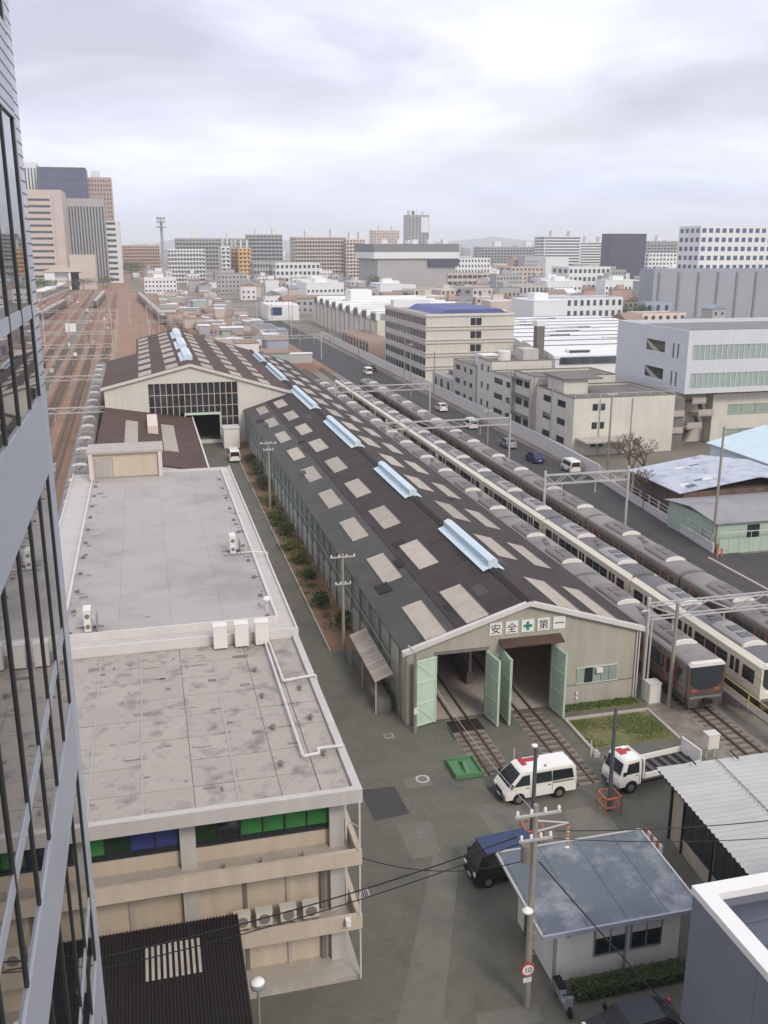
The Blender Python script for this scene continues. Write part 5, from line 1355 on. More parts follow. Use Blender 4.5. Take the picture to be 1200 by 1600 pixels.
def bare_tree(label, x, y, h, seed):
    o = thing('bare_tree', label, 'tree', (x, y, 0), 'bare trees by the green hut'); random.seed(seed)
    tk = MB(); cr = MB()
    def grow(p, d, L, r, depth, mb):
        q = p + d * L; mb.cyl(p, q, r, r * .7, 5, caps=False)
        if depth == 0: return
        for k in range(3 if depth > 1 else 4):
            nd = (d + Vector((random.gauss(0, .55), random.gauss(0, .55), random.gauss(.12, .3)))).normalized()
            grow(q, nd, L * random.uniform(.6, .85), r * .62, depth - 1, cr)
    grow(Vector((x, y, 0)), Vector((0, 0, 1)), h * .26, h * .026, 5, tk)
    tk.build('trunk', 'bark', o); cr.build('crown', 'bark', o)
bare_tree('bare leafless tree in front of the beige block', 59.8, 106.8, 9.0, 3)
bare_tree('second bare tree left of the pale patched roof', 63.2, 109.5, 8.0, 5)
bare_tree('small bare tree beside the pale patched roof', 56.6, 97.5, 6.5, 9)
def tree(label, x, y, h, w, m='leaf_dark', group='far trees', n=1100):
    o = thing('tree', label, 'tree', (x, y, 0), group); random.seed(int(abs(x) * 7 + y))
    MB().cyl((x, y, 0), (x, y, h * .55), .035 * h, .018 * h, 6).build('trunk', 'bark', o)
    f = MB()
    for k in range(7):
        a = random.uniform(0, 6.28); q = random.uniform(.1, .5) * w
        leaf_cloud(f, (x + math.cos(a) * q, y + math.sin(a) * q, h * random.uniform(.45, .8)), (w * .4, w * .4, h * .22), n // 7, .028 * h + .1, .3)
    f.build('crown', m, o)

# ================================================================== BUILDINGS BEYOND THE ROAD
def bld(name, label, cat, x0, x1, y0, y1, h, floors, wall, faces, glass='glass', single=False, parapet=.5, roof='roof_grey', z0=0.0, group=None,
        sill=.32, head=.86, d=.22, ledge=None, panes=1, coping=None, glass_by=None):
    """walls are built as spandrels and piers round recessed panes. faces: {'S','W','E': (columns, width fraction) or [(u0, u1), ...]}"""
    o = thing(name, label, cat, ((x0 + x1) / 2, (y0 + y1) / 2, z0), group)
    wm = MB(); gm = MB(); fh = (h - z0) / floors
    wm.box(x0 + d, y0 + d, z0, x1 - d, y1 - d, h - .01)
    def fb(mb, f, u0, u1, za, zb, a, b):
        if f == 'S': mb.box(u0, y0 + a, za, u1, y0 + b, zb)
        elif f == 'N': mb.box(u0, y1 - b, za, u1, y1 - a, zb)
        elif f == 'W': mb.box(x0 + a, u0, za, x0 + b, u1, zb)
        else: mb.box(x1 - b, u0, za, x1 - a, u1, zb)
    for f in 'SNWE':
        ua, ub = (x0, x1) if f in 'SN' else (y0 + d, y1 - d)
        spec = faces.get(f)
        if not spec: fb(wm, f, ua, ub, z0, h, 0, d); continue
        if isinstance(spec, tuple):
            n, fr = spec; c = (ub - ua) / n
            wins = [(ua + c * i + c * (1 - fr) / 2, ua + c * (i + 1) - c * (1 - fr) / 2) for i in range(n)]
        else: wins = [(ua + (ub - ua) * a, ua + (ub - ua) * b) for a, b in spec]
        zp = z0
        for k in range(floors):
            zs, zt = z0 + fh * (k + sill), z0 + fh * (k + head)
            fb(wm, f, ua, ub, zp, zs, 0, d); zp = zt
            u = ua
            for a, b in wins:
                if a - u > .01: fb(wm, f, u, a, zs, zt, 0, d)
                u = b
                for q in range(panes):
                    pa, pb = a + (b - a) * q / panes, a + (b - a) * (q + 1) / panes
                    if single:
                        g = MB(); fb(g, f, pa + .04, pb - .04, zs + .03, zt - .03, .12, .16)
                        lo = [min(v[i] for v in g.v) for i in range(3)]; hi = [max(v[i] for v in g.v) for i in range(3)]
                        ibox('window', (glass_by or {}).get(f, glass), o, *lo, *hi)
                    else: fb(gm, f, pa + .03, pb - .03, zs, zt, .12, .18)
            if ub - u > .01: fb(wm, f, u, ub, zs, zt, 0, d)
        fb(wm, f, ua, ub, zp, h, 0, d)
    if parapet:
        for a in ((x0, y0, x1, y0 + .25), (x0, y1 - .25, x1, y1), (x0, y0 + .25, x0 + .25, y1 - .25), (x1 - .25, y0 + .25, x1, y1 - .25)):
            wm.box(a[0], a[1], h, a[2], a[3], h + parapet)
    if coping:
        cm_ = MB(); zc_ = h + parapet
        for a in ((x0 - .06, y0 - .06, x1 + .06, y0 + .31), (x0 - .06, y1 - .31, x1 + .06, y1 + .06), (x0 - .06, y0 + .31, x0 + .31, y1 - .31), (x1 - .31, y0 + .31, x1 + .06, y1 - .31)):
            cm_.box(a[0], a[1], zc_, a[2], a[3], zc_ + .12)
        cm_.build('coping', coping, o)
    wm.build('wall', wall, o)
    MB().box(x0 + .25, y0 + .25, h - .01, x1 - .25, y1 - .25, h + .06).build('roof', roof, o)
    if gm.v: tag(gm.build('windows', glass, o), kind='stuff')
    if ledge:
        for k in range(floors + 1):
            for dz in ((0,) if k in (0, floors) else (-.1, .62)):
                z = z0 + fh * k + dz
                MB().box(x0 - .25, y0 - .25, z, x1 + .1, y0, z + .18).box(x0 - .25, y0, z, x0, y1, z + .18).build('ledge', ledge, o)
    return o
def roof_box(o, x0, x1, y0, y1, z0, z1, m='white_far', nm='roof_housing'): return MB().box(x0, y0, z0, x1, y1, z1).build(nm, m, o)

# white boundary wall along the road
wl_ = thing('boundary_wall', 'long pale concrete boundary wall along the side road', 'wall', (58, 200, 0))
wp_ = [(54.9, 80.5), (57.9, 112), (58.9, 135), (59.6, 205), (60.4, 330)]
for (xa, ya), (xb, yb) in zip(wp_[:-1], wp_[1:]):
    n = max(1, int((yb - ya) / 6))
    for i in range(n):
        p0 = (xa + (xb - xa) * i / n, ya + (yb - ya) * i / n); p1 = (xa + (xb - xa) * (i + 1) / n, ya + (yb - ya) * (i + 1) / n)
        hh = 1.0 if ya < 112 else 2.1
        MB().prism([(p0[0], p0[1] + .01), (p0[0] + .2, p0[1] + .01), (p1[0] + .2, p1[1] - .01), (p1[0], p1[1] - .01)], 'z', 0, hh + random.uniform(-.02, .02)).build('panel', 'trim_white', wl_)
fn = thing('fence', 'low white post fence on the wall beside the green hut', 'fence', (56, 95, 0))
for i in range(13):
    t = i / 12; x, y = 55.0 + 2.8 * t + .1, 81 + 30.5 * t
    ibox('post', 'trim_white', fn, x - .06, y - .06, .9, x + .06, y + .06, 2.0)
MB().path([(55.1, 81, 1.9), (57.9, 111.5, 1.9)], .03).path([(55.1, 81, 1.45), (57.9, 111.5, 1.45)], .03).build('rail', 'trim_white', fn)
sheet('parking', 'road', 55.3, 40, 90, 79.5, .004)
fn = thing('fence', 'pale green corrugated fence along the parking at the right edge', 'fence', (62, 80, 0))
for i in range(14):
    ibox('panel', 'green_pale', fn, 55.3 + i * 1.2, 80.0, 0, 56.46 + i * 1.2, 80.1, 1.5)
    ibox('post', 'trim_white', fn, 56.46 + i * 1.2, 79.95, 0, 56.5 + i * 1.2, 80.0, 2.3)
MB().box(55.3, 79.94, 2.2, 72, 79.98, 2.28).build('rail', 'trim_white', fn)
tag(MB().box(53.4, 40, 0, 53.6, 79, .18).build('kerb', 'concrete_pink'), kind='structure')
for i, (x, y) in enumerate(((54.6, 79.2), (60.3, 76.5))):
    o = thing('orange_bollard', ('orange guard at the foot of the tall grey pole', 'orange guard post at the right edge of the parking')[i], 'bollard', (x, y, 0))
    MB().cyl((x, y, 0), (x, y, 1.1), .12, n=10).cyl((x + .5, y, 0), (x + .5, y, .8), .1, n=10).build('post', 'orange', o)
    MB().box(x, y - .04, .7, x + .5, y + .04, .8).build('bar', 'orange', o)

# pale green hut
gh = bld('green_hut', 'pale green hut with a low grey roof beside the tall pole', 'hut', 55.6, 68.0, 81.0, 90.4, 3.0, 1, 'green_pale', {'S': [(.28, .4), (.7, .85)]}, single=True, parapet=0)
MB().prism([(80.6, 2.95), (85.7, 3.5), (90.8, 2.95), (90.8, 3.05), (85.7, 3.6), (80.6, 3.05)], 'x', 55.2, 68.3).build('roof_sheet', 'roof_grey', gh)
# patched pale roof
ph2 = thing('patched_shed', 'rusty shed with a large pale patched roof behind the green hut', 'shed', (66, 97, 0))
MB().box(57.6, 90.9, 0, 73, 102.0, 3.6).build('wall', 'rust', ph2)
MB().prism([(56.9, 3.55), (67, 4.9), (74, 3.9), (74, 4.02), (67, 5.02), (56.9, 3.67)], 'y', 90.6, 102.5).build('roof', 'tarp_pale', ph2)
for i in range(10): 
    x, y = random.uniform(58, 65), random.uniform(91, 101); z = 3.68 + (x - 56.9) * .1337
    MB().prism([(x, z + .005), (x + 1.2, z + .165), (x + 1.2, z + .19), (x, z + .03)], 'y', y, y + random.uniform(.3, 1.2)).build('patch', random.choice(('tarp_pale', 'roof_white', 'roof_slate')), ph2)
th = bld('blue_shed', 'pale turquoise gabled shed behind the patched roof', 'shed', 74.5, 92, 97, 112, 4.2, 1, 'teal_pale', {'S': [(.12, .17), (.19, .24)]}, single=True, parapet=0)
MB().prism([(74.1, 4.15), (83, 6.2), (92.5, 4.15), (92.5, 4.3), (83, 6.35), (74.1, 4.3)], 'y', 96.5, 112.5).build('roof_sheet', 'teal_pale', th)
# beige three-storey block in several bodies
b4 = bld('apartment_block', 'front body of the beige three-storey block with a blank end wall', 'building', 61.0, 77.6, 127.0, 141, 8.3, 3, 'wall_cream', {'S': [(.18, .235), (.25, .305)], 'W': [(.2, .42), (.6, .82)]}, single=True, parapet=.35, group='bodies of the beige block', coping='concrete_dark', sill=.42, head=.8, roof='concrete_dark')
for i in range(9): ibox('rail_post', 'steel_pale', b4, 61.1 + i * 2.04, 127.05, 8.65, 61.18 + i * 2.04, 127.13, 9.3)
MB().box(61.1, 127.06, 9.2, 77.5, 127.12, 9.26).build('rail', 'steel_pale', b4)
MB().path([(65.2, 126.9, 0), (65.2, 126.9, 8.4)], .09).path([(70.5, 126.9, 0), (70.5, 126.9, 8.4)], .08).build('downpipe', 'concrete', b4)
roof_box(b4, 62, 66, 133, 139, 8.36, 10.6, 'wall_cream', 'stair_head'); MB().box(61.6, 132.4, 10.6, 68.2, 140.2, 10.85).build('canopy_slab', 'concrete_dark', b4)
MB().box(77.6, 127.5, 0, 79.6, 140, 8.0).build('stair_shaft', 'concrete_dark', b4)
for z in (2.6, 5.2): MB().box(77.62, 127.2, z, 79.5, 127.498, z + .9).build('landing', 'concrete', b4)
MB().box(61.5, 123.5, 2.5, 70, 126.9, 2.75).build('entrance_canopy', 'concrete', b4)
b4b = bld('apartment_block', 'second body of the beige block with balconies between two pilasters', 'building', 60.8, 75, 141.3, 150.5, 9.6, 3, 'wall_cream', {'W': [(.1, .5), (.58, .92)]}, single=True, parapet=.4, group='bodies of the beige block', coping='concrete_dark', sill=.42, head=.8, roof='concrete_dark')
for z in (3.2, 6.4, 9.2):
    MB().box(60.0, 142.3, z - .2, 60.8, 149.6, z).build('balcony', 'concrete_dark', b4b)
for y in (141.5, 149.8): MB().box(60.2, y, 0, 60.8, y + .7, 9.9).build('pilaster', 'concrete', b4b)
b4c = bld('apartment_block', 'third body of the beige block with small paired windows', 'building', 60.9, 74, 150.8, 162, 8.2, 3, 'wall_cream', {'W': [(.1, .3), (.45, .85)], 'S': (3, .3)}, single=True, parapet=.3, group='bodies of the beige block', coping='concrete_dark', sill=.42, head=.8, roof='concrete_dark')
b4d = bld('apartment_block', 'tall windowless stair body of the beige block with a white roof tank', 'building', 61.2, 73, 162.3, 170, 9.8, 3, 'wall_cream', {'W': [(.15, .3), (.6, .75)]}, single=True, parapet=.3, group='bodies of the beige block', coping='concrete_dark', sill=.42, head=.8, roof='concrete_dark')
MB().cyl((65, 166, 9.86), (65, 166, 11.6), 1.2, n=16).build('water_tank', 'ac_white', b4d); roof_box(b4d, 68, 71, 164, 168, 9.86, 12.0, 'concrete_pale')
b4e = bld('apartment_block', 'far body of the beige block with blue-glazed windows', 'building', 61.0, 72, 170.3, 184, 8.0, 3, 'concrete_pale', {'W': [(.12, .25), (.4, .52), (.68, .9)], 'S': (3, .3)}, single=True, parapet=.3, group='bodies of the beige block', coping='concrete_dark', sill=.42, head=.8, roof='concrete_dark')
roof_box(b4e, 63, 66.5, 172, 176, 8.06, 10.2, 'ac_white'); roof_box(b4e, 67.5, 70, 178, 181, 8.06, 9.6, 'concrete_dark')
b4f = bld('gatehouse', 'low pale gatehouse with a flat roof between block and banded office', 'building', 61.2, 71, 185, 199, 3.6, 1, 'concrete_pale', {'W': [(.12, .25), (.45, .6), (.75, .9)]}, single=True, parapet=.35)
roof_box(b4f, 64, 69, 192, 196, 3.66, 4.6, 'concrete_dark')
# banded office
b1 = bld('banded_office', 'cream five-storey office with banded facades and a blue roof sheet', 'building', 62.6, 84.0, 209, 247, 15, 5, 'wall_cream', {'W': (14, .97), 'S': [(.50, .56), (.565, .625)]}, single=True, parapet=.6, ledge='concrete_pale', sill=.3, head=.85, panes=1)
MB().prism([(67, 15.1), (84.3, 15.1), (82.5, 16.2), (69, 16.2)], 'y', 214, 240).build('blue_sheet', 'blue_roof', b1)
roof_box(b1, 64, 74, 243.5, 246.5, 15.06, 17.0, 'white_far')
ch = thing('chimney', 'square grey chimney right of the banded office', 'chimney', (86.5, 200, 0)); MB().box(85.6, 199, 0, 87.4, 201, 13.2).build('shaft', 'concrete_dark', ch); MB().box(85.4, 198.8, 13.2, 87.6, 201.2, 14.4).build('cap', 'white_far', ch)
# long factory with saw-tooth roof
fa = thing('factory', 'long beige factory with white saw-tooth roofs behind the banded office', 'factory', (85, 340, 0))
MB().box(70, 286, 0, 112, 400, 8.6).build('wall', 'wall_cream', fa)
for i in range(9):
    y = 286 + i * 12.6
    MB().prism([(y, 8.6), (y + 12.4, 8.6), (y + 12.4, 9.2), (y + .4, 11.2), (y, 11.0)], 'x', 69.6, 112).build('roof_tooth', 'roof_white', fa)
    MB().box(69.4, y + 1.0, 8.4, 69.6, y + 6.5, 10.6).build('tooth_end', 'concrete_dark', fa)
    MB().box(71, y - .06, 8.7, 111, y - .003, 10.6).build('tooth_glazing', 'glass_pale', fa)
for i in range(14): ibox('pilaster', 'concrete', fa, 69.8, 287 + i * 8, 0, 69.997, 287.8 + i * 8, 8.4)
roof_box(fa, 76, 84, 352, 362, 10.5, 15, 'white_far')
bld('store_house', 'rusty brown low store in front of the factory', 'building', 61.6, 69.2, 262, 300, 4.5, 1, 'brick_far', {'W': (9, .6)}, parapet=.2, roof='roof_far_brown')
bld('store_house', 'white shed with a pale roof at the end of the factory road', 'shed', 52.5, 66, 412, 436, 6.5, 1, 'white_far', {'S': [(.1, .45)]}, glass='glass_blue', parapet=0, roof='roof_white')
bld('store_house', 'brown hut with a grey flat roof in the yard behind the sheds', 'hut', 37.5, 44.6, 318, 345, 3.9, 1, 'tan_far', {'S': (2, .2)}, parapet=.1, roof='roof_far_grey')
# white-roofed works to the right
for i in range(9):
    y = 196 + i * 11.5
    w = thing('works_hall', ('nearest', 'second', 'third', 'fourth', 'fifth', 'sixth', 'seventh', 'eighth', 'farthest')[i] + ' bay of the white-roofed works behind the beige block', 'works hall', (120, y, 0), 'bays of the white-roofed works')
    xa = 89 + i * 1.5; xb = 122 if i < 2 else 150
    MB().box(xa, y, 0, xb, y + 11.4, 6.2).build('wall', 'white_far', w)
    MB().prism([(y - .3, 6.2), (y + 11.4, 6.2), (y + 11.4, 7.9), (y + 8.0, 8.0), (y - .3, 6.8)], 'x', xa - .4, xb).build('roof', 'roof_white', w)
    MB().box(xa + 1, y - .36, 5.0 if i < 2 else 6.5, xb - 2, y - .303, 6.5 if i < 2 else 6.75).build('glazing', 'glass_far', w)
    MB().box(xa - .3, y + 11.0, 7.9, xb, y + 11.35, 8.12).build('gutter', 'roof_far_grey', w)
    for q in range(3):
        xm = xa + 4 + q * 13 + (i * 5) % 7; MB().box(xm, y + 2.2, 7.05, xm + 5.5, y + 3.9, 7.9).build('roof_monitor', 'roof_white', w); MB().box(xm + .2, y + 2.1, 7.2, xm + 5.3, y + 2.197, 7.75).build('monitor_glazing', 'glass_far', w)
    if i > 1: MB().box(xa + 9 + 7 * (i % 3), y + 4, 7.4, xa + 17 + 7 * (i % 3), y + 6.5, 8.1).build('roof_monitor', 'roof_white', w); MB().box(xa + 9.2 + 7 * (i % 3), y + 3.9, 7.5, xa + 16.8 + 7 * (i % 3), y + 4.0, 8.0).build('monitor_glazing', 'glass_far', w)
# big white office with outside stairs
b5 = bld('white_office', 'large white office with green-glazed strips and open stairs, right side', 'building', 80.0, 120, 128.5, 151, 17.0, 2, 'office_white', {'S': [(.02, .995)], 'W': [(.105, .127), (.165, .187), (.29, .556)]}, glass='glass_pale', single=True, parapet=1.0, sill=.2, head=.72, panes=1, z0=8.4, glass_by={'W': 'glass'})
for k in range(2):
    z0_, z1_ = 8.4 + 4.3 * (k + .2), 8.4 + 4.3 * (k + .72)
    for i in range(40):
        x = 80.9 + i * .98
        ibox('mullion', 'office_white', b5, x, 128.52, z0_ + .03, x + .12, 128.61, z1_ - .03)
    MB().prism([(135.3, z0_), (137.8, z0_), (140.9, z1_ - .5), (140.9, z1_ - .1)], 'x', 80.02, 80.1).build('stair_flight', 'concrete', b5)
    MB().box(79.95, 135.1, z0_ - .12, 80.2, 141.3, z0_ + .5).build('stair_rail', 'office_white', b5)
    ibox('opening', 'black', b5, 80.94, 128.63, z0_ + .05, 81.8, 128.66, z1_ - .05)
MB().box(80.0, 132.6, 0, 86.4, 151, 8.38).box(80.0, 131.0, 0, 81.2, 132.6, 8.38).build('lower_wall', 'wall_cream', b5)
MB().box(82, 134, 17.08, 112, 148, 17.6).build('roof_deck', 'roof_far_grey', b5)
b5b = bld('white_office', 'lower glazed wing under the large white office', 'building', 86.5, 120, 130.5, 150.5, 7.9, 2, 'wall_cream', {'S': [(.08, .99)]}, glass='glass_pale', single=True, parapet=0, sill=.12, head=.55, panes=12)
es = thing('outside_stair', 'stained concrete outside stair under the large white office', 'stair', (83.5, 131, 0))
for k, (z, xa, xb) in enumerate(((2.6, 81.6, 84.2), (4.6, 83.4, 86.2), (6.6, 82.2, 84.6))):
    MB().box(xa, 129.6, z, xb, 132.5, z + .2).build('landing', 'concrete', es); MB().box(xa, 129.5, z + .2, xb, 129.6, z + 1.1).build('balustrade', 'concrete', es)
for a, b, za, zb in ((80.6, 82.4, 0, 2.6), (84.2, 83.4, 2.6, 4.6), (84.6, 84.0, 4.6, 6.6)):
    MB().prism([(a, za), (a + .5, za), (b + .5, zb), (b, zb)], 'y', 129.7, 131).build('flight', 'concrete_dark', es)
# grey warehouse and things beyond
wh = bld('warehouse', 'long windowless grey warehouse behind the white office', 'warehouse', 214, 330, 375, 387, 20.8, 1, 'blue_grey', {}, parapet=.6, roof='roof_grey')
for i in range(12): ibox('pilaster', 'roof_far_grey', wh, 216 + i * 9.5, 374.6, 0, 217 + i * 9.5, 374.99, 20)
bld('peach_store', 'low peach-coloured store in front of the grey warehouse', 'building', 178, 196, 318, 330, 6.5, 2, 'peach', {'S': (6, .5)}, glass='glass_far')
bld('school', 'low white building with a row of arched windows', 'building', 172, 205, 384, 400, 9, 2, 'white_far', {'S': (11, .5), 'W': (6, .5)}, glass='glass_far', roof='roof_far_blue')
bld('blue_store', 'bright blue container block below the warehouse corner', 'building', 206, 218, 366, 373, 8, 1, 'blue_far', {'S': (3, .4)}, glass='glass_far', parapet=.1)

# ================================================================== SKYLINE
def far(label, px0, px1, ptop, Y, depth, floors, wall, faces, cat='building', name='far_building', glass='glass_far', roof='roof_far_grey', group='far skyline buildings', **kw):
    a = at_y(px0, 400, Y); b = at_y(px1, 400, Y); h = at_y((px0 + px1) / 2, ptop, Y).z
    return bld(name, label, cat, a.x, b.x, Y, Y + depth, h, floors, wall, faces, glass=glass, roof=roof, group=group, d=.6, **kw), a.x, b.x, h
far('white and dark striped tower at the far left of the skyline', 40, 69, 257, 1150, 40, 1, 'white_far', {'S': (6, .45), 'E': (5, .45)}, glass='dark_far', sill=.03, head=.97, parapet=2)
o, xa, xb, h = far('dark blue glass tower behind the beige office', 70, 144, 266, 1120, 45, 12, 'dark_far', {'S': (10, .8), 'E': (6, .8)}, glass='glass_blue', sill=.2, head=.85, parapet=3)
o, xa, xb, h = far('rose-brown apartment tower right of the dark tower', 146, 182, 280, 1160, 40, 22, 'brick_far', {'S': (8, .5), 'E': (6, .5)}, parapet=2)
roof_box(o, xa + 4, xb - 12, 1165, 1180, h, h + 9, 'white_far')
far('beige office with wide horizontal window bands', 50, 88, 309, 820, 40, 14, 'tan_far', {'S': [(.03, .93)]}, sill=.5, head=.88, parapet=6)
far('plain beige flank of the banded office', 88.3, 104, 309, 822, 50, 1, 'tan_far', {}, parapet=6)
far('grey office block with tall vertical fins', 102, 168, 313, 870, 60, 1, 'grey_far', {'S': (14, .55), 'E': (9, .5)}, sill=.02, head=.93, parapet=1.5)
far('white office with dark bands right of the finned block', 168.5, 190, 346, 900, 40, 11, 'white_far', {'S': [(.05, .7)], 'E': (1, .7)}, sill=.4, head=.85)
far('low rose hall at the foot of the finned block', 108, 148, 399, 760, 30, 1, 'tan_far', {})
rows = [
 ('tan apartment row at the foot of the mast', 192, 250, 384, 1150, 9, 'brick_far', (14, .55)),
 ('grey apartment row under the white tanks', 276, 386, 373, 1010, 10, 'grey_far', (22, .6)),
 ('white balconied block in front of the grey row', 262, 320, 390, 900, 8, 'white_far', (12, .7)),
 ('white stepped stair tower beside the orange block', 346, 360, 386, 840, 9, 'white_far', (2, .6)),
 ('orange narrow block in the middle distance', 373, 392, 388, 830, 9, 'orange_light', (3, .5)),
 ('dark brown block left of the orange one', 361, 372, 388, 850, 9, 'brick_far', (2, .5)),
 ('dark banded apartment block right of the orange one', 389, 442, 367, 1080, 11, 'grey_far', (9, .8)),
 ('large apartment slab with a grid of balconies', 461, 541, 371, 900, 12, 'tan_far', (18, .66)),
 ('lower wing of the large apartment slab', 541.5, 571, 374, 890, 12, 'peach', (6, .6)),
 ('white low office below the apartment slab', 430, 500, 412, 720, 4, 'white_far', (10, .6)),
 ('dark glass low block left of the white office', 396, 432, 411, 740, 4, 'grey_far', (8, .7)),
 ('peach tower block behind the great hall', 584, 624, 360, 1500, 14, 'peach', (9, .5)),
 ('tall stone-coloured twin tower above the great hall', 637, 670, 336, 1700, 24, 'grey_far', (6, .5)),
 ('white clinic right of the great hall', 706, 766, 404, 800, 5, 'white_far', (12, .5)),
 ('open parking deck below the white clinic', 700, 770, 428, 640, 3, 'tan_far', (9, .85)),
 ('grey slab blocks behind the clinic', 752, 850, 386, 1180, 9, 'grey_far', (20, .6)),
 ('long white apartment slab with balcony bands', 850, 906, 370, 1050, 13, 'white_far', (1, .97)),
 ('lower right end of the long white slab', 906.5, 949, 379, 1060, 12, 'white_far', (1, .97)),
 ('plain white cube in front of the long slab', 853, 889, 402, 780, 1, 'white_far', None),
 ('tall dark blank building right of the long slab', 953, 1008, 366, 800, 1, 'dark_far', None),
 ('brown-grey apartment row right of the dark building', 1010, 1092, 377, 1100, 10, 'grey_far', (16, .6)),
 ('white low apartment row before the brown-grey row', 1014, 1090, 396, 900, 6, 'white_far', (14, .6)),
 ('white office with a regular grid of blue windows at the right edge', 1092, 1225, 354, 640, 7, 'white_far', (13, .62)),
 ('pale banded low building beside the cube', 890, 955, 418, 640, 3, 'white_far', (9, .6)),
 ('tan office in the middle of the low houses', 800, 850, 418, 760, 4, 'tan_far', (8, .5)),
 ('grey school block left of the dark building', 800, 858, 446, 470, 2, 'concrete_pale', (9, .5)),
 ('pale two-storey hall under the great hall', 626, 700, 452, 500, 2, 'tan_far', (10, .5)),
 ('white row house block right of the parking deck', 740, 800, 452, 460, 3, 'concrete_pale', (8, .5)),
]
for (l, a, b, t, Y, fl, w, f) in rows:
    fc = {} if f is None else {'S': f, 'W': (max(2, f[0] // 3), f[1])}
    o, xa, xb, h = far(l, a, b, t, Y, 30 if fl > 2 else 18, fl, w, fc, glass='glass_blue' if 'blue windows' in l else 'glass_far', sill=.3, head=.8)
    if fl >= 8 and f and f[1] < .9:
        bm_ = MB(); fh_ = h / fl
        for q in range(1, fl): bm_.box(xa + .5, Y - 1.3, q * fh_ - .1, xb - .5, Y - .003, q * fh_ + fh_ * .28)
        tag(bm_.build('balconies', w, o), kind='stuff')
    if fl >= 9:
        for k in range(2):
            x = xa + (xb - xa) * (.22 + .5 * k); roof_box(o, x, x + (xb - xa) * .1, Y + 4, Y + 12, h, h + 7, 'white_far')
    if 'twin tower' in l:
        roof_box(o, xa + 4, xa + (xb - xa) * .45, Y + 4, Y + 20, h, h + 8, 'white_far'); roof_box(o, xb - (xb - xa) * .4, xb - 2, Y - 3, Y + 20, h - 30, h - 4, 'white_far')
# the great grey hall
a_, b_ = at_y(584, 400, 640), at_y(717, 400, 640)
hl = thing('great_hall', 'great grey hall with a pale stripe below its dark top', 'hall', ((a_.x + b_.x) / 2, 660, 0))
zt_, z1_, z2_ = at_y(650, 381, 640).z, at_y(650, 394, 640).z, at_y(650, 404, 640).z
MB().box(a_.x, 640, z1_, b_.x, 700, zt_).build('upper_wall', 'roof_far_grey', hl); MB().box(a_.x, 639.5, z2_, b_.x, 700, z1_).build('stripe', 'white_far', hl); MB().box(a_.x + 3, 641, 0, b_.x - 2, 700, z2_ - .05).build('lower_wall', 'grey_far', hl)
MB().box(b_.x - 22, 639, z2_ - 5, b_.x, 641, z2_).build('canopy', 'dark_far', hl)
for k in range(5): MB().box(a_.x + 8 + k * 11, 650, zt_, a_.x + 12 + k * 11, 656, zt_ + 3).build('roof_housing', 'white_far', hl)
# station by the left tracks
sn = thing('station', 'white station house with a gabled roof above the far left platforms', 'station', (-62, 760, 0))
c0, c1 = at_y(70, 440, 760), at_y(124, 440, 760); w_ = c1.x - c0.x
MB().box(c0.x, 760, 0, c0.x + w_ * .3, 776, 13).box(c1.x - w_ * .3, 760, 0, c1.x, 776, 13).box(c0.x + w_ * .3, 764, 7, c1.x - w_ * .3, 776, 13).build('wall', 'white_far', sn)
MB().prism([(c0.x - 2, 13), (c1.x + 2, 13), ((c0.x + c1.x) / 2, 18)], 'y', 759, 777).build('roof', 'tan_far', sn)
pf = thing('platform_canopy', 'long white platform canopy at the far left of the yard', 'canopy', (-58, 680, 0))
MB().prism([(-62.5, 610), (-55.5, 610), (-52, 756), (-59, 756)], 'z', 5.0, 5.5).build('roof', 'roof_white', pf)
for k in range(14): ibox('column', 'steel_pale', pf, -59 + k * .26, 614 + k * 10.5, 0, -58.6 + k * .26, 614.4 + k * 10.5, 5.0)
MB().prism([(-63, 610), (-55, 610), (-51.5, 756), (-59.5, 756)], 'z', 0, 1.1).build('platform', 'concrete', pf)
# telecom mast
b0 = gnd(258, 452); mt = thing('telecom_mast', 'tall steel telecom mast with ring platforms in mid skyline', 'mast', tuple(b0))
zt_ = at_y(253, 340, b0.y).z
MB().cyl((b0.x, b0.y, 0), (b0.x, b0.y, zt_), 1.5, .9, 10).build('shaft', 'ac_blue', mt)
for f in (.86, .93, .985): MB().cyl((b0.x, b0.y, zt_ * f), (b0.x, b0.y, zt_ * f + 1.0), 3.2 if f > .9 else 3.6, n=14).build('platform', 'ac_blue', mt)
for k in range(8):
    a = k * .785; MB().box(b0.x + 2.8 * math.cos(a) - .3, b0.y + 2.8 * math.sin(a) - .3, zt_ * .93, b0.x + 2.8 * math.cos(a) + .3, b0.y + 2.8 * math.sin(a) + .3, zt_ * .93 + 5).build('antenna', 'ac_white', mt)
# city of small houses
LANDMARKS = [(258, 'the telecom mast'), (330, 'the white balconied block'), (383, 'the orange narrow block'), (440, 'the dark glass low block'), (500, 'the balcony-grid slab'), (555, 'the slab wing'), (600, "the great hall's left end"), (650, "the great hall's middle"), (705, "the great hall's right end"), (740, 'the white clinic'),
             (800, 'the grey slab blocks'), (870, 'the plain white cube'), (925, "the long white slab's end"), (980, 'the tall dark building'), (1050, 'the brown-grey apartment row'), (1145, 'the white gridded office')]
def near_what(x, y):
    v = Vector((x, y, 5)) - Vector((0, 0, CAM_H)); r = Vector((math.cos(YAW), -math.sin(YAW), 0)); fh = Vector((math.sin(YAW), math.cos(YAW), 0))
    u = 600 + F_PX / math.cos(PITCH) * v.dot(r) / v.dot(fh)
    n = min(LANDMARKS, key=lambda k: abs(k[0] - u))[1]
    return ('well before ' if y < 430 else 'below ' if y < 620 else 'near ' if y < 850 else 'far beyond ') + n
random.seed(11)
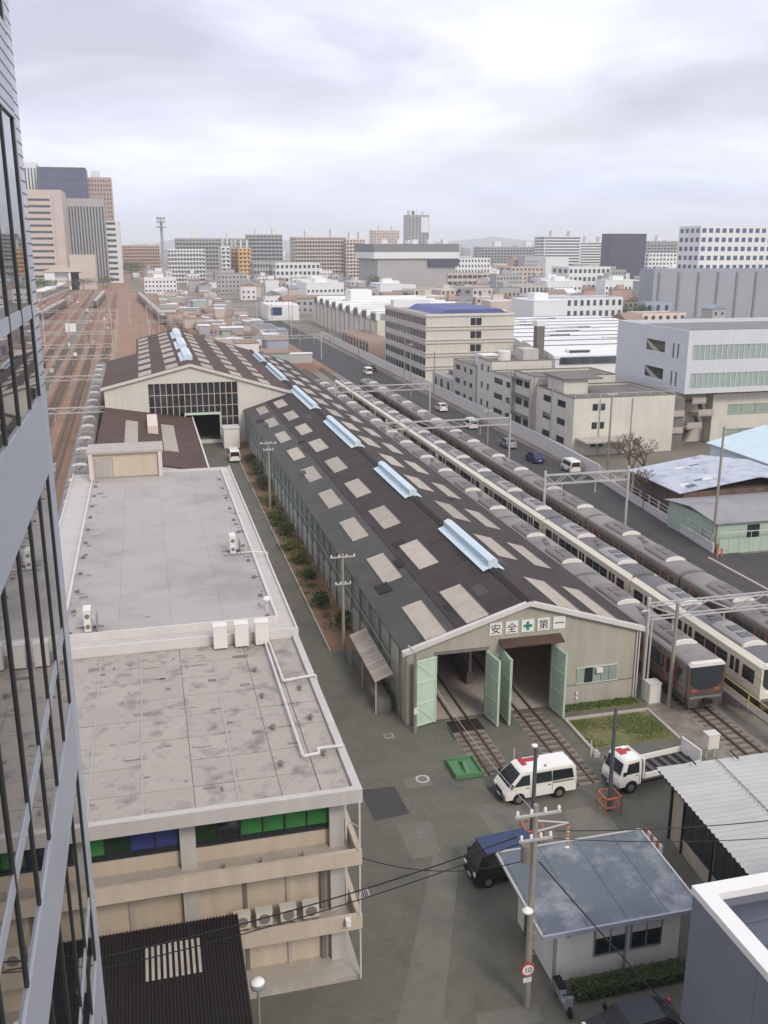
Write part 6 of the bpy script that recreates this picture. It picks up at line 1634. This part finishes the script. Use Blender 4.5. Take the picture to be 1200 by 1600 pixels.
def house_mesh(kind, k):
    m = MB(); w, d, h = random.uniform(6, 13), random.uniform(6, 12), random.uniform(4.5, 8.5)
    if kind == 'gable':
        m.box(-w/2, -d/2, 0, w/2, d/2, h, 0); m.prism([(-w/2 - .4, h), (w/2 + .4, h), (0, h + w * .22)], 'y', -d/2 - .4, d/2 + .4, 1)
    elif kind == 'hip':
        m.box(-w/2, -d/2, 0, w/2, d/2, h, 0); m.prism([(-d/2 - .4, h), (d/2 + .4, h), (0, h + d * .2)], 'x', -w/2 - .4, w/2 + .4, 1)
    else:
        w *= 1.7; h *= random.uniform(1.0, 1.7); m.box(-w/2, -d/2, 0, w/2, d/2, h, 0); m.box(-w/2 - .1, -d/2 - .1, h, w/2 + .1, d/2 + .1, h + .3, 1); m.box(-w * .2, -d * .2, h + .3, w * .1, d * .25, h + 2.6, 0)
    nf = max(1, int(h / 3)); n = max(2, int(w / 2.4))
    for f in range(nf):
        for i in range(n):
            x = -w/2 + w * (i + .5) / n; m.box(x - .6, -d/2 - .05, f * 3 + 1, x + .6, -d/2 - .003, f * 3 + 2.3, 2)
    return m
HM = []
for k in range(24):
    kind = ('gable', 'hip', 'flat')[k % 3]
    wall = ('white_far', 'tan_far', 'grey_far', 'white_far', 'brick_far', 'white_far', 'grey_far', 'tan_far')[k % 8]
    rf_ = {'gable': ('roof_far_brown', 'roof_far_grey', 'roof_far_blue')[(k // 3) % 3], 'hip': ('roof_far_grey', 'roof_far_brown', 'roof_white')[(k // 3) % 3], 'flat': ('roof_far_grey', 'roof_white')[(k // 3) % 2]}[kind]
    HM.append((kind, wall, rf_, house_mesh(kind, k).mesh('house', [wall, rf_, 'glass_far'])))
cn_ = {'white_far': 'white', 'tan_far': 'tan', 'grey_far': 'grey', 'peach': 'peach', 'brick_far': 'brown', 'blue_far': 'blue', 'green_far': 'pale green'}
rn_ = {'roof_far_brown': 'brown', 'roof_far_grey': 'grey', 'roof_far_blue': 'blue-grey', 'roof_white': 'white'}
BUSY = [(66, 116, 280, 405), (86, 155, 190, 310), (60, 90, 205, 250), (205, 335, 360, 392), (168, 210, 314, 404), (50, 68, 408, 440), (78, 122, 126, 155), (44, 60, 0, 435), (150, 215, 632, 705)]
cnt = 0
for tries in range(6000):
    if cnt >= 290: break
    y = 300 + 800 * random.random() ** 1.25; r = random.uniform(-.09, .66)
    x = y * r
    if x < 62 and y < 640: continue
    if -70 < x < 14 - (y - 560) * .03 and y < 1000: continue
    if any(a - 7 < x < b + 7 and c - 7 < y < d_ + 7 for a, b, c, d_ in BUSY): continue
    BUSY.append((x - 3.5, x + 3.5, y - 3, y + 3))
    kind, wall, rf_, me = random.choice(HM)
    o = bpy.data.objects.new('house', me); COL.objects.link(o); o.location = (x, y, 0); o.rotation_euler = (0, 0, random.choice((0, 0, R(90), R(12), R(-8))))
    tag(o, f"{cn_[wall]} {dict(flat='flat-topped block', gable='gabled house', hip='broad-roofed house')[kind]} with {rn_[rf_]} roof {near_what(x, y)}", 'house', f"{cn_[wall]} {kind} houses with {rn_[rf_]} roofs {near_what(x, y)}")
    cnt += 1
cm = MB(); mats_ = ['white_far', 'tan_far', 'grey_far', 'peach', 'brick_far', 'roof_far_grey', 'roof_white', 'blue_far']
for i in range(2600):
    y = random.uniform(900, 4200); x = y * random.uniform(-.12, .74)
    if y < 1250 and x < 45: continue
    if any(a - 8 < x < b + 8 and c - 8 < y < d_ + 8 for a, b, c, d_ in BUSY): continue
    w, d, h = random.uniform(8, 26), random.uniform(8, 20), random.choice((6, 7, 8, 9, 10, 12, 14, 16, 20)) * random.uniform(.8, 1.15)
    if random.random() < .07: h *= 1.8; w *= .8
    mi = random.choice((0, 0, 0, 1, 2, 2, 3, 4, 7)); cm.box(x, y, 0, x + w, y + d, h, mi); cm.box(x + .2, y + .2, h, x + w - .2, y + d - .2, h + .4, random.choice((5, 6, 5, 4)))
    for f in range(1, int(h / 3.2)): cm.box(x + 1, y - .1, f * 3.2, x + w - 1, y - .003, f * 3.2 + 1.2, 5)
tag(cm.build('far_city', mats_), 'mass of distant low city buildings under the horizon', 'city', kind='stuff')
# far greenery
for i, (l, pxx, pyy, Y, h, w) in enumerate((('dark round tree clump beside the low white building', 948, 492, 395, 7, 9), ('dark tree right of the round clump', 965, 492, 393, 6, 8), ('dark tree below the grey warehouse', 1003, 498, 368, 8, 9), ('tree behind the station house', 205, 415, 980, 22, 26), ('trees left of the finned block', 128, 420, 740, 10, 18), ('dark tree at the great hall corner', 588, 438, 600, 14, 12), ('dark shrub tree in front of the great hall', 632, 462, 480, 9, 6), ('tree at the far left edge beside the tower', 66, 430, 690, 13, 13), ('tree before the yellow-green field', 395, 450, 640, 9, 12), ('tree between the station and the finned block', 160, 420, 800, 9, 14))):
    p = at_y(pxx, pyy, Y); tree(l, p.x, Y, h, w, 'leaf_dark' if i % 2 == 0 else 'leaf', 'far trees')
# yard clutter: relay huts, cabinets, low sheds in the brown yard
random.seed(5)
for i in range(84):
    x, y = random.uniform(10, 45), random.uniform(240, 650); w, d, h = random.uniform(2, 8), random.uniform(2, 12), random.uniform(1.8, 3.8)
    if x < 16 and y < 420: x += 14
    m = random.choice(('white_far', 'tan_far', 'grey_far', 'brick_far', 'steel_pale', 'green_far', 'blue_far'))
    rr = random.choice(('roof_far_grey', 'roof_white', 'roof_white', 'roof_far_brown', 'roof_far_blue'))
    lab = f"{cn_.get(m, 'metal')} trackside hut with {rn_[rr]} roof, {('near', 'mid', 'far')[0 if y < 330 else 1 if y < 440 else 2]} yard {('behind the hall', 'behind the shed', 'beside the road')[0 if x < 25 else 1 if x < 36 else 2]}"
    o = thing('relay_hut', lab, 'hut', (x, y, 0), lab)
    MB().box(x - w/2, y - d/2, 0, x + w/2, y + d/2, h).build('wall', m, o); MB().box(x - w/2 - .2, y - d/2 - .2, h, x + w/2 + .2, y + d/2 + .2, h + .2).build('roof', rr, o)
o = thing('relay_hut', 'white cabinet standing between the left yard tracks', 'hut', (-23, 330, 0)); p = gnd(111, 522); MB().box(p.x - 1.8, p.y, .6, p.x + 1.8, p.y + 2, 3.6).build('case', 'white_far', o); MB().box(p.x - 1.5, p.y + .2, 0, p.x + 1.5, p.y + 1.8, .6).build('base', 'concrete', o)
random.seed(63)
for k in range(26):
    y = 110 + 19 * k; x = -10.2 - 3.9 * random.randint(0, 9) - .0135 * (y - 99); hh = random.uniform(2.5, 5.5)
    o = thing('signal_post', 'signal post standing between the left yard tracks', 'signal', (x, y, 0), 'signal posts between the left yard tracks')
    MB().cyl((x, y, 0), (x, y, hh), .1, n=6).build('mast', random.choice(('steel_pale', 'pole_concrete', 'pole_dark')), o); MB().box(x - .25, y - .15, hh - .9, x + .25, y + .15, hh + .1).build('signal_head', random.choice(('black', 'white_far', 'pole_dark')), o)
    x += 1.0; y += 6; o = thing('trackside_box', 'low relay box between the left yard tracks', 'cabinet', (x, y, 0), 'relay boxes between the left yard tracks')
    MB().box(x - .5, y - .4, 0, x + .5, y + .4, 1.1).build('case', random.choice(('white_far', 'tan_far', 'grey_far')), o); MB().box(x - .55, y - .45, 1.1, x + .55, y + .45, 1.16).build('lid', 'grey_far', o)
cn3 = thing('traffic_cone', 'small orange cone on the lane beside the far office corner', 'cone', (10.3, 124, 0))
MB().cyl((10.3, 124, .05), (10.3, 124, 1.0), .28, .06, 12).build('cone', 'orange', cn3); MB().box(9.95, 123.65, 0, 10.65, 124.35, .05).build('base', 'orange', cn3)
tag(MB().prism([(8, 232), (46, 232), (30, 420), (2, 470)], 'z', .006, .05).build('embankment', 'ballast_rust'), kind='structure')

# ================================================================== AIR
HAZE = 0.00017
hb = MB().box(-6500, -400, -1.5, 9500, 12500, 230)
hm_ = bpy.data.materials.new('haze'); hm_.use_nodes = True; nt = hm_.node_tree; nt.nodes.clear()
vo = nt.nodes.new('ShaderNodeVolumePrincipled'); vo.inputs['Color'].default_value = (.97, .985, 1, 1); vo.inputs['Density'].default_value = HAZE; vo.inputs['Anisotropy'].default_value = 0.0
oo = nt.nodes.new('ShaderNodeOutputMaterial'); nt.links.new(vo.outputs[0], oo.inputs['Volume']); MATS['haze'] = hm_
USE_HAZE = True
if USE_HAZE: tag(hb.build('haze', 'haze'), 'thin bluish haze over the city', 'haze', kind='stuff')

# ------------------------------------------------------------------ alike things: add their order of distance to the label
by = {}
for o in COL.objects:
    if o.parent is None and o.get('label') and o.get('category'): by.setdefault(o['label'], []).append(o)
RANK = ['nearest', 'second nearest', 'third nearest', 'fourth nearest', 'fifth nearest', 'sixth nearest', 'seventh nearest', 'eighth nearest', 'ninth nearest', 'tenth nearest', 'eleventh nearest', 'twelfth nearest', 'thirteenth nearest',
        'fourteenth nearest', 'fifteenth nearest', 'sixteenth nearest', 'seventeenth nearest', 'eighteenth nearest', 'nineteenth nearest', 'twentieth nearest', 'sixth farthest', 'fifth farthest', 'fourth farthest', 'third farthest', 'second farthest', 'farthest']
for lab, os_ in by.items():
    if len(os_) < 2: continue
    os_.sort(key=lambda q: q.location.y)
    for k, q in enumerate(os_):
        q['label'] = ('farthest ' if k == len(os_) - 1 else RANK[k] + ' ') + lab
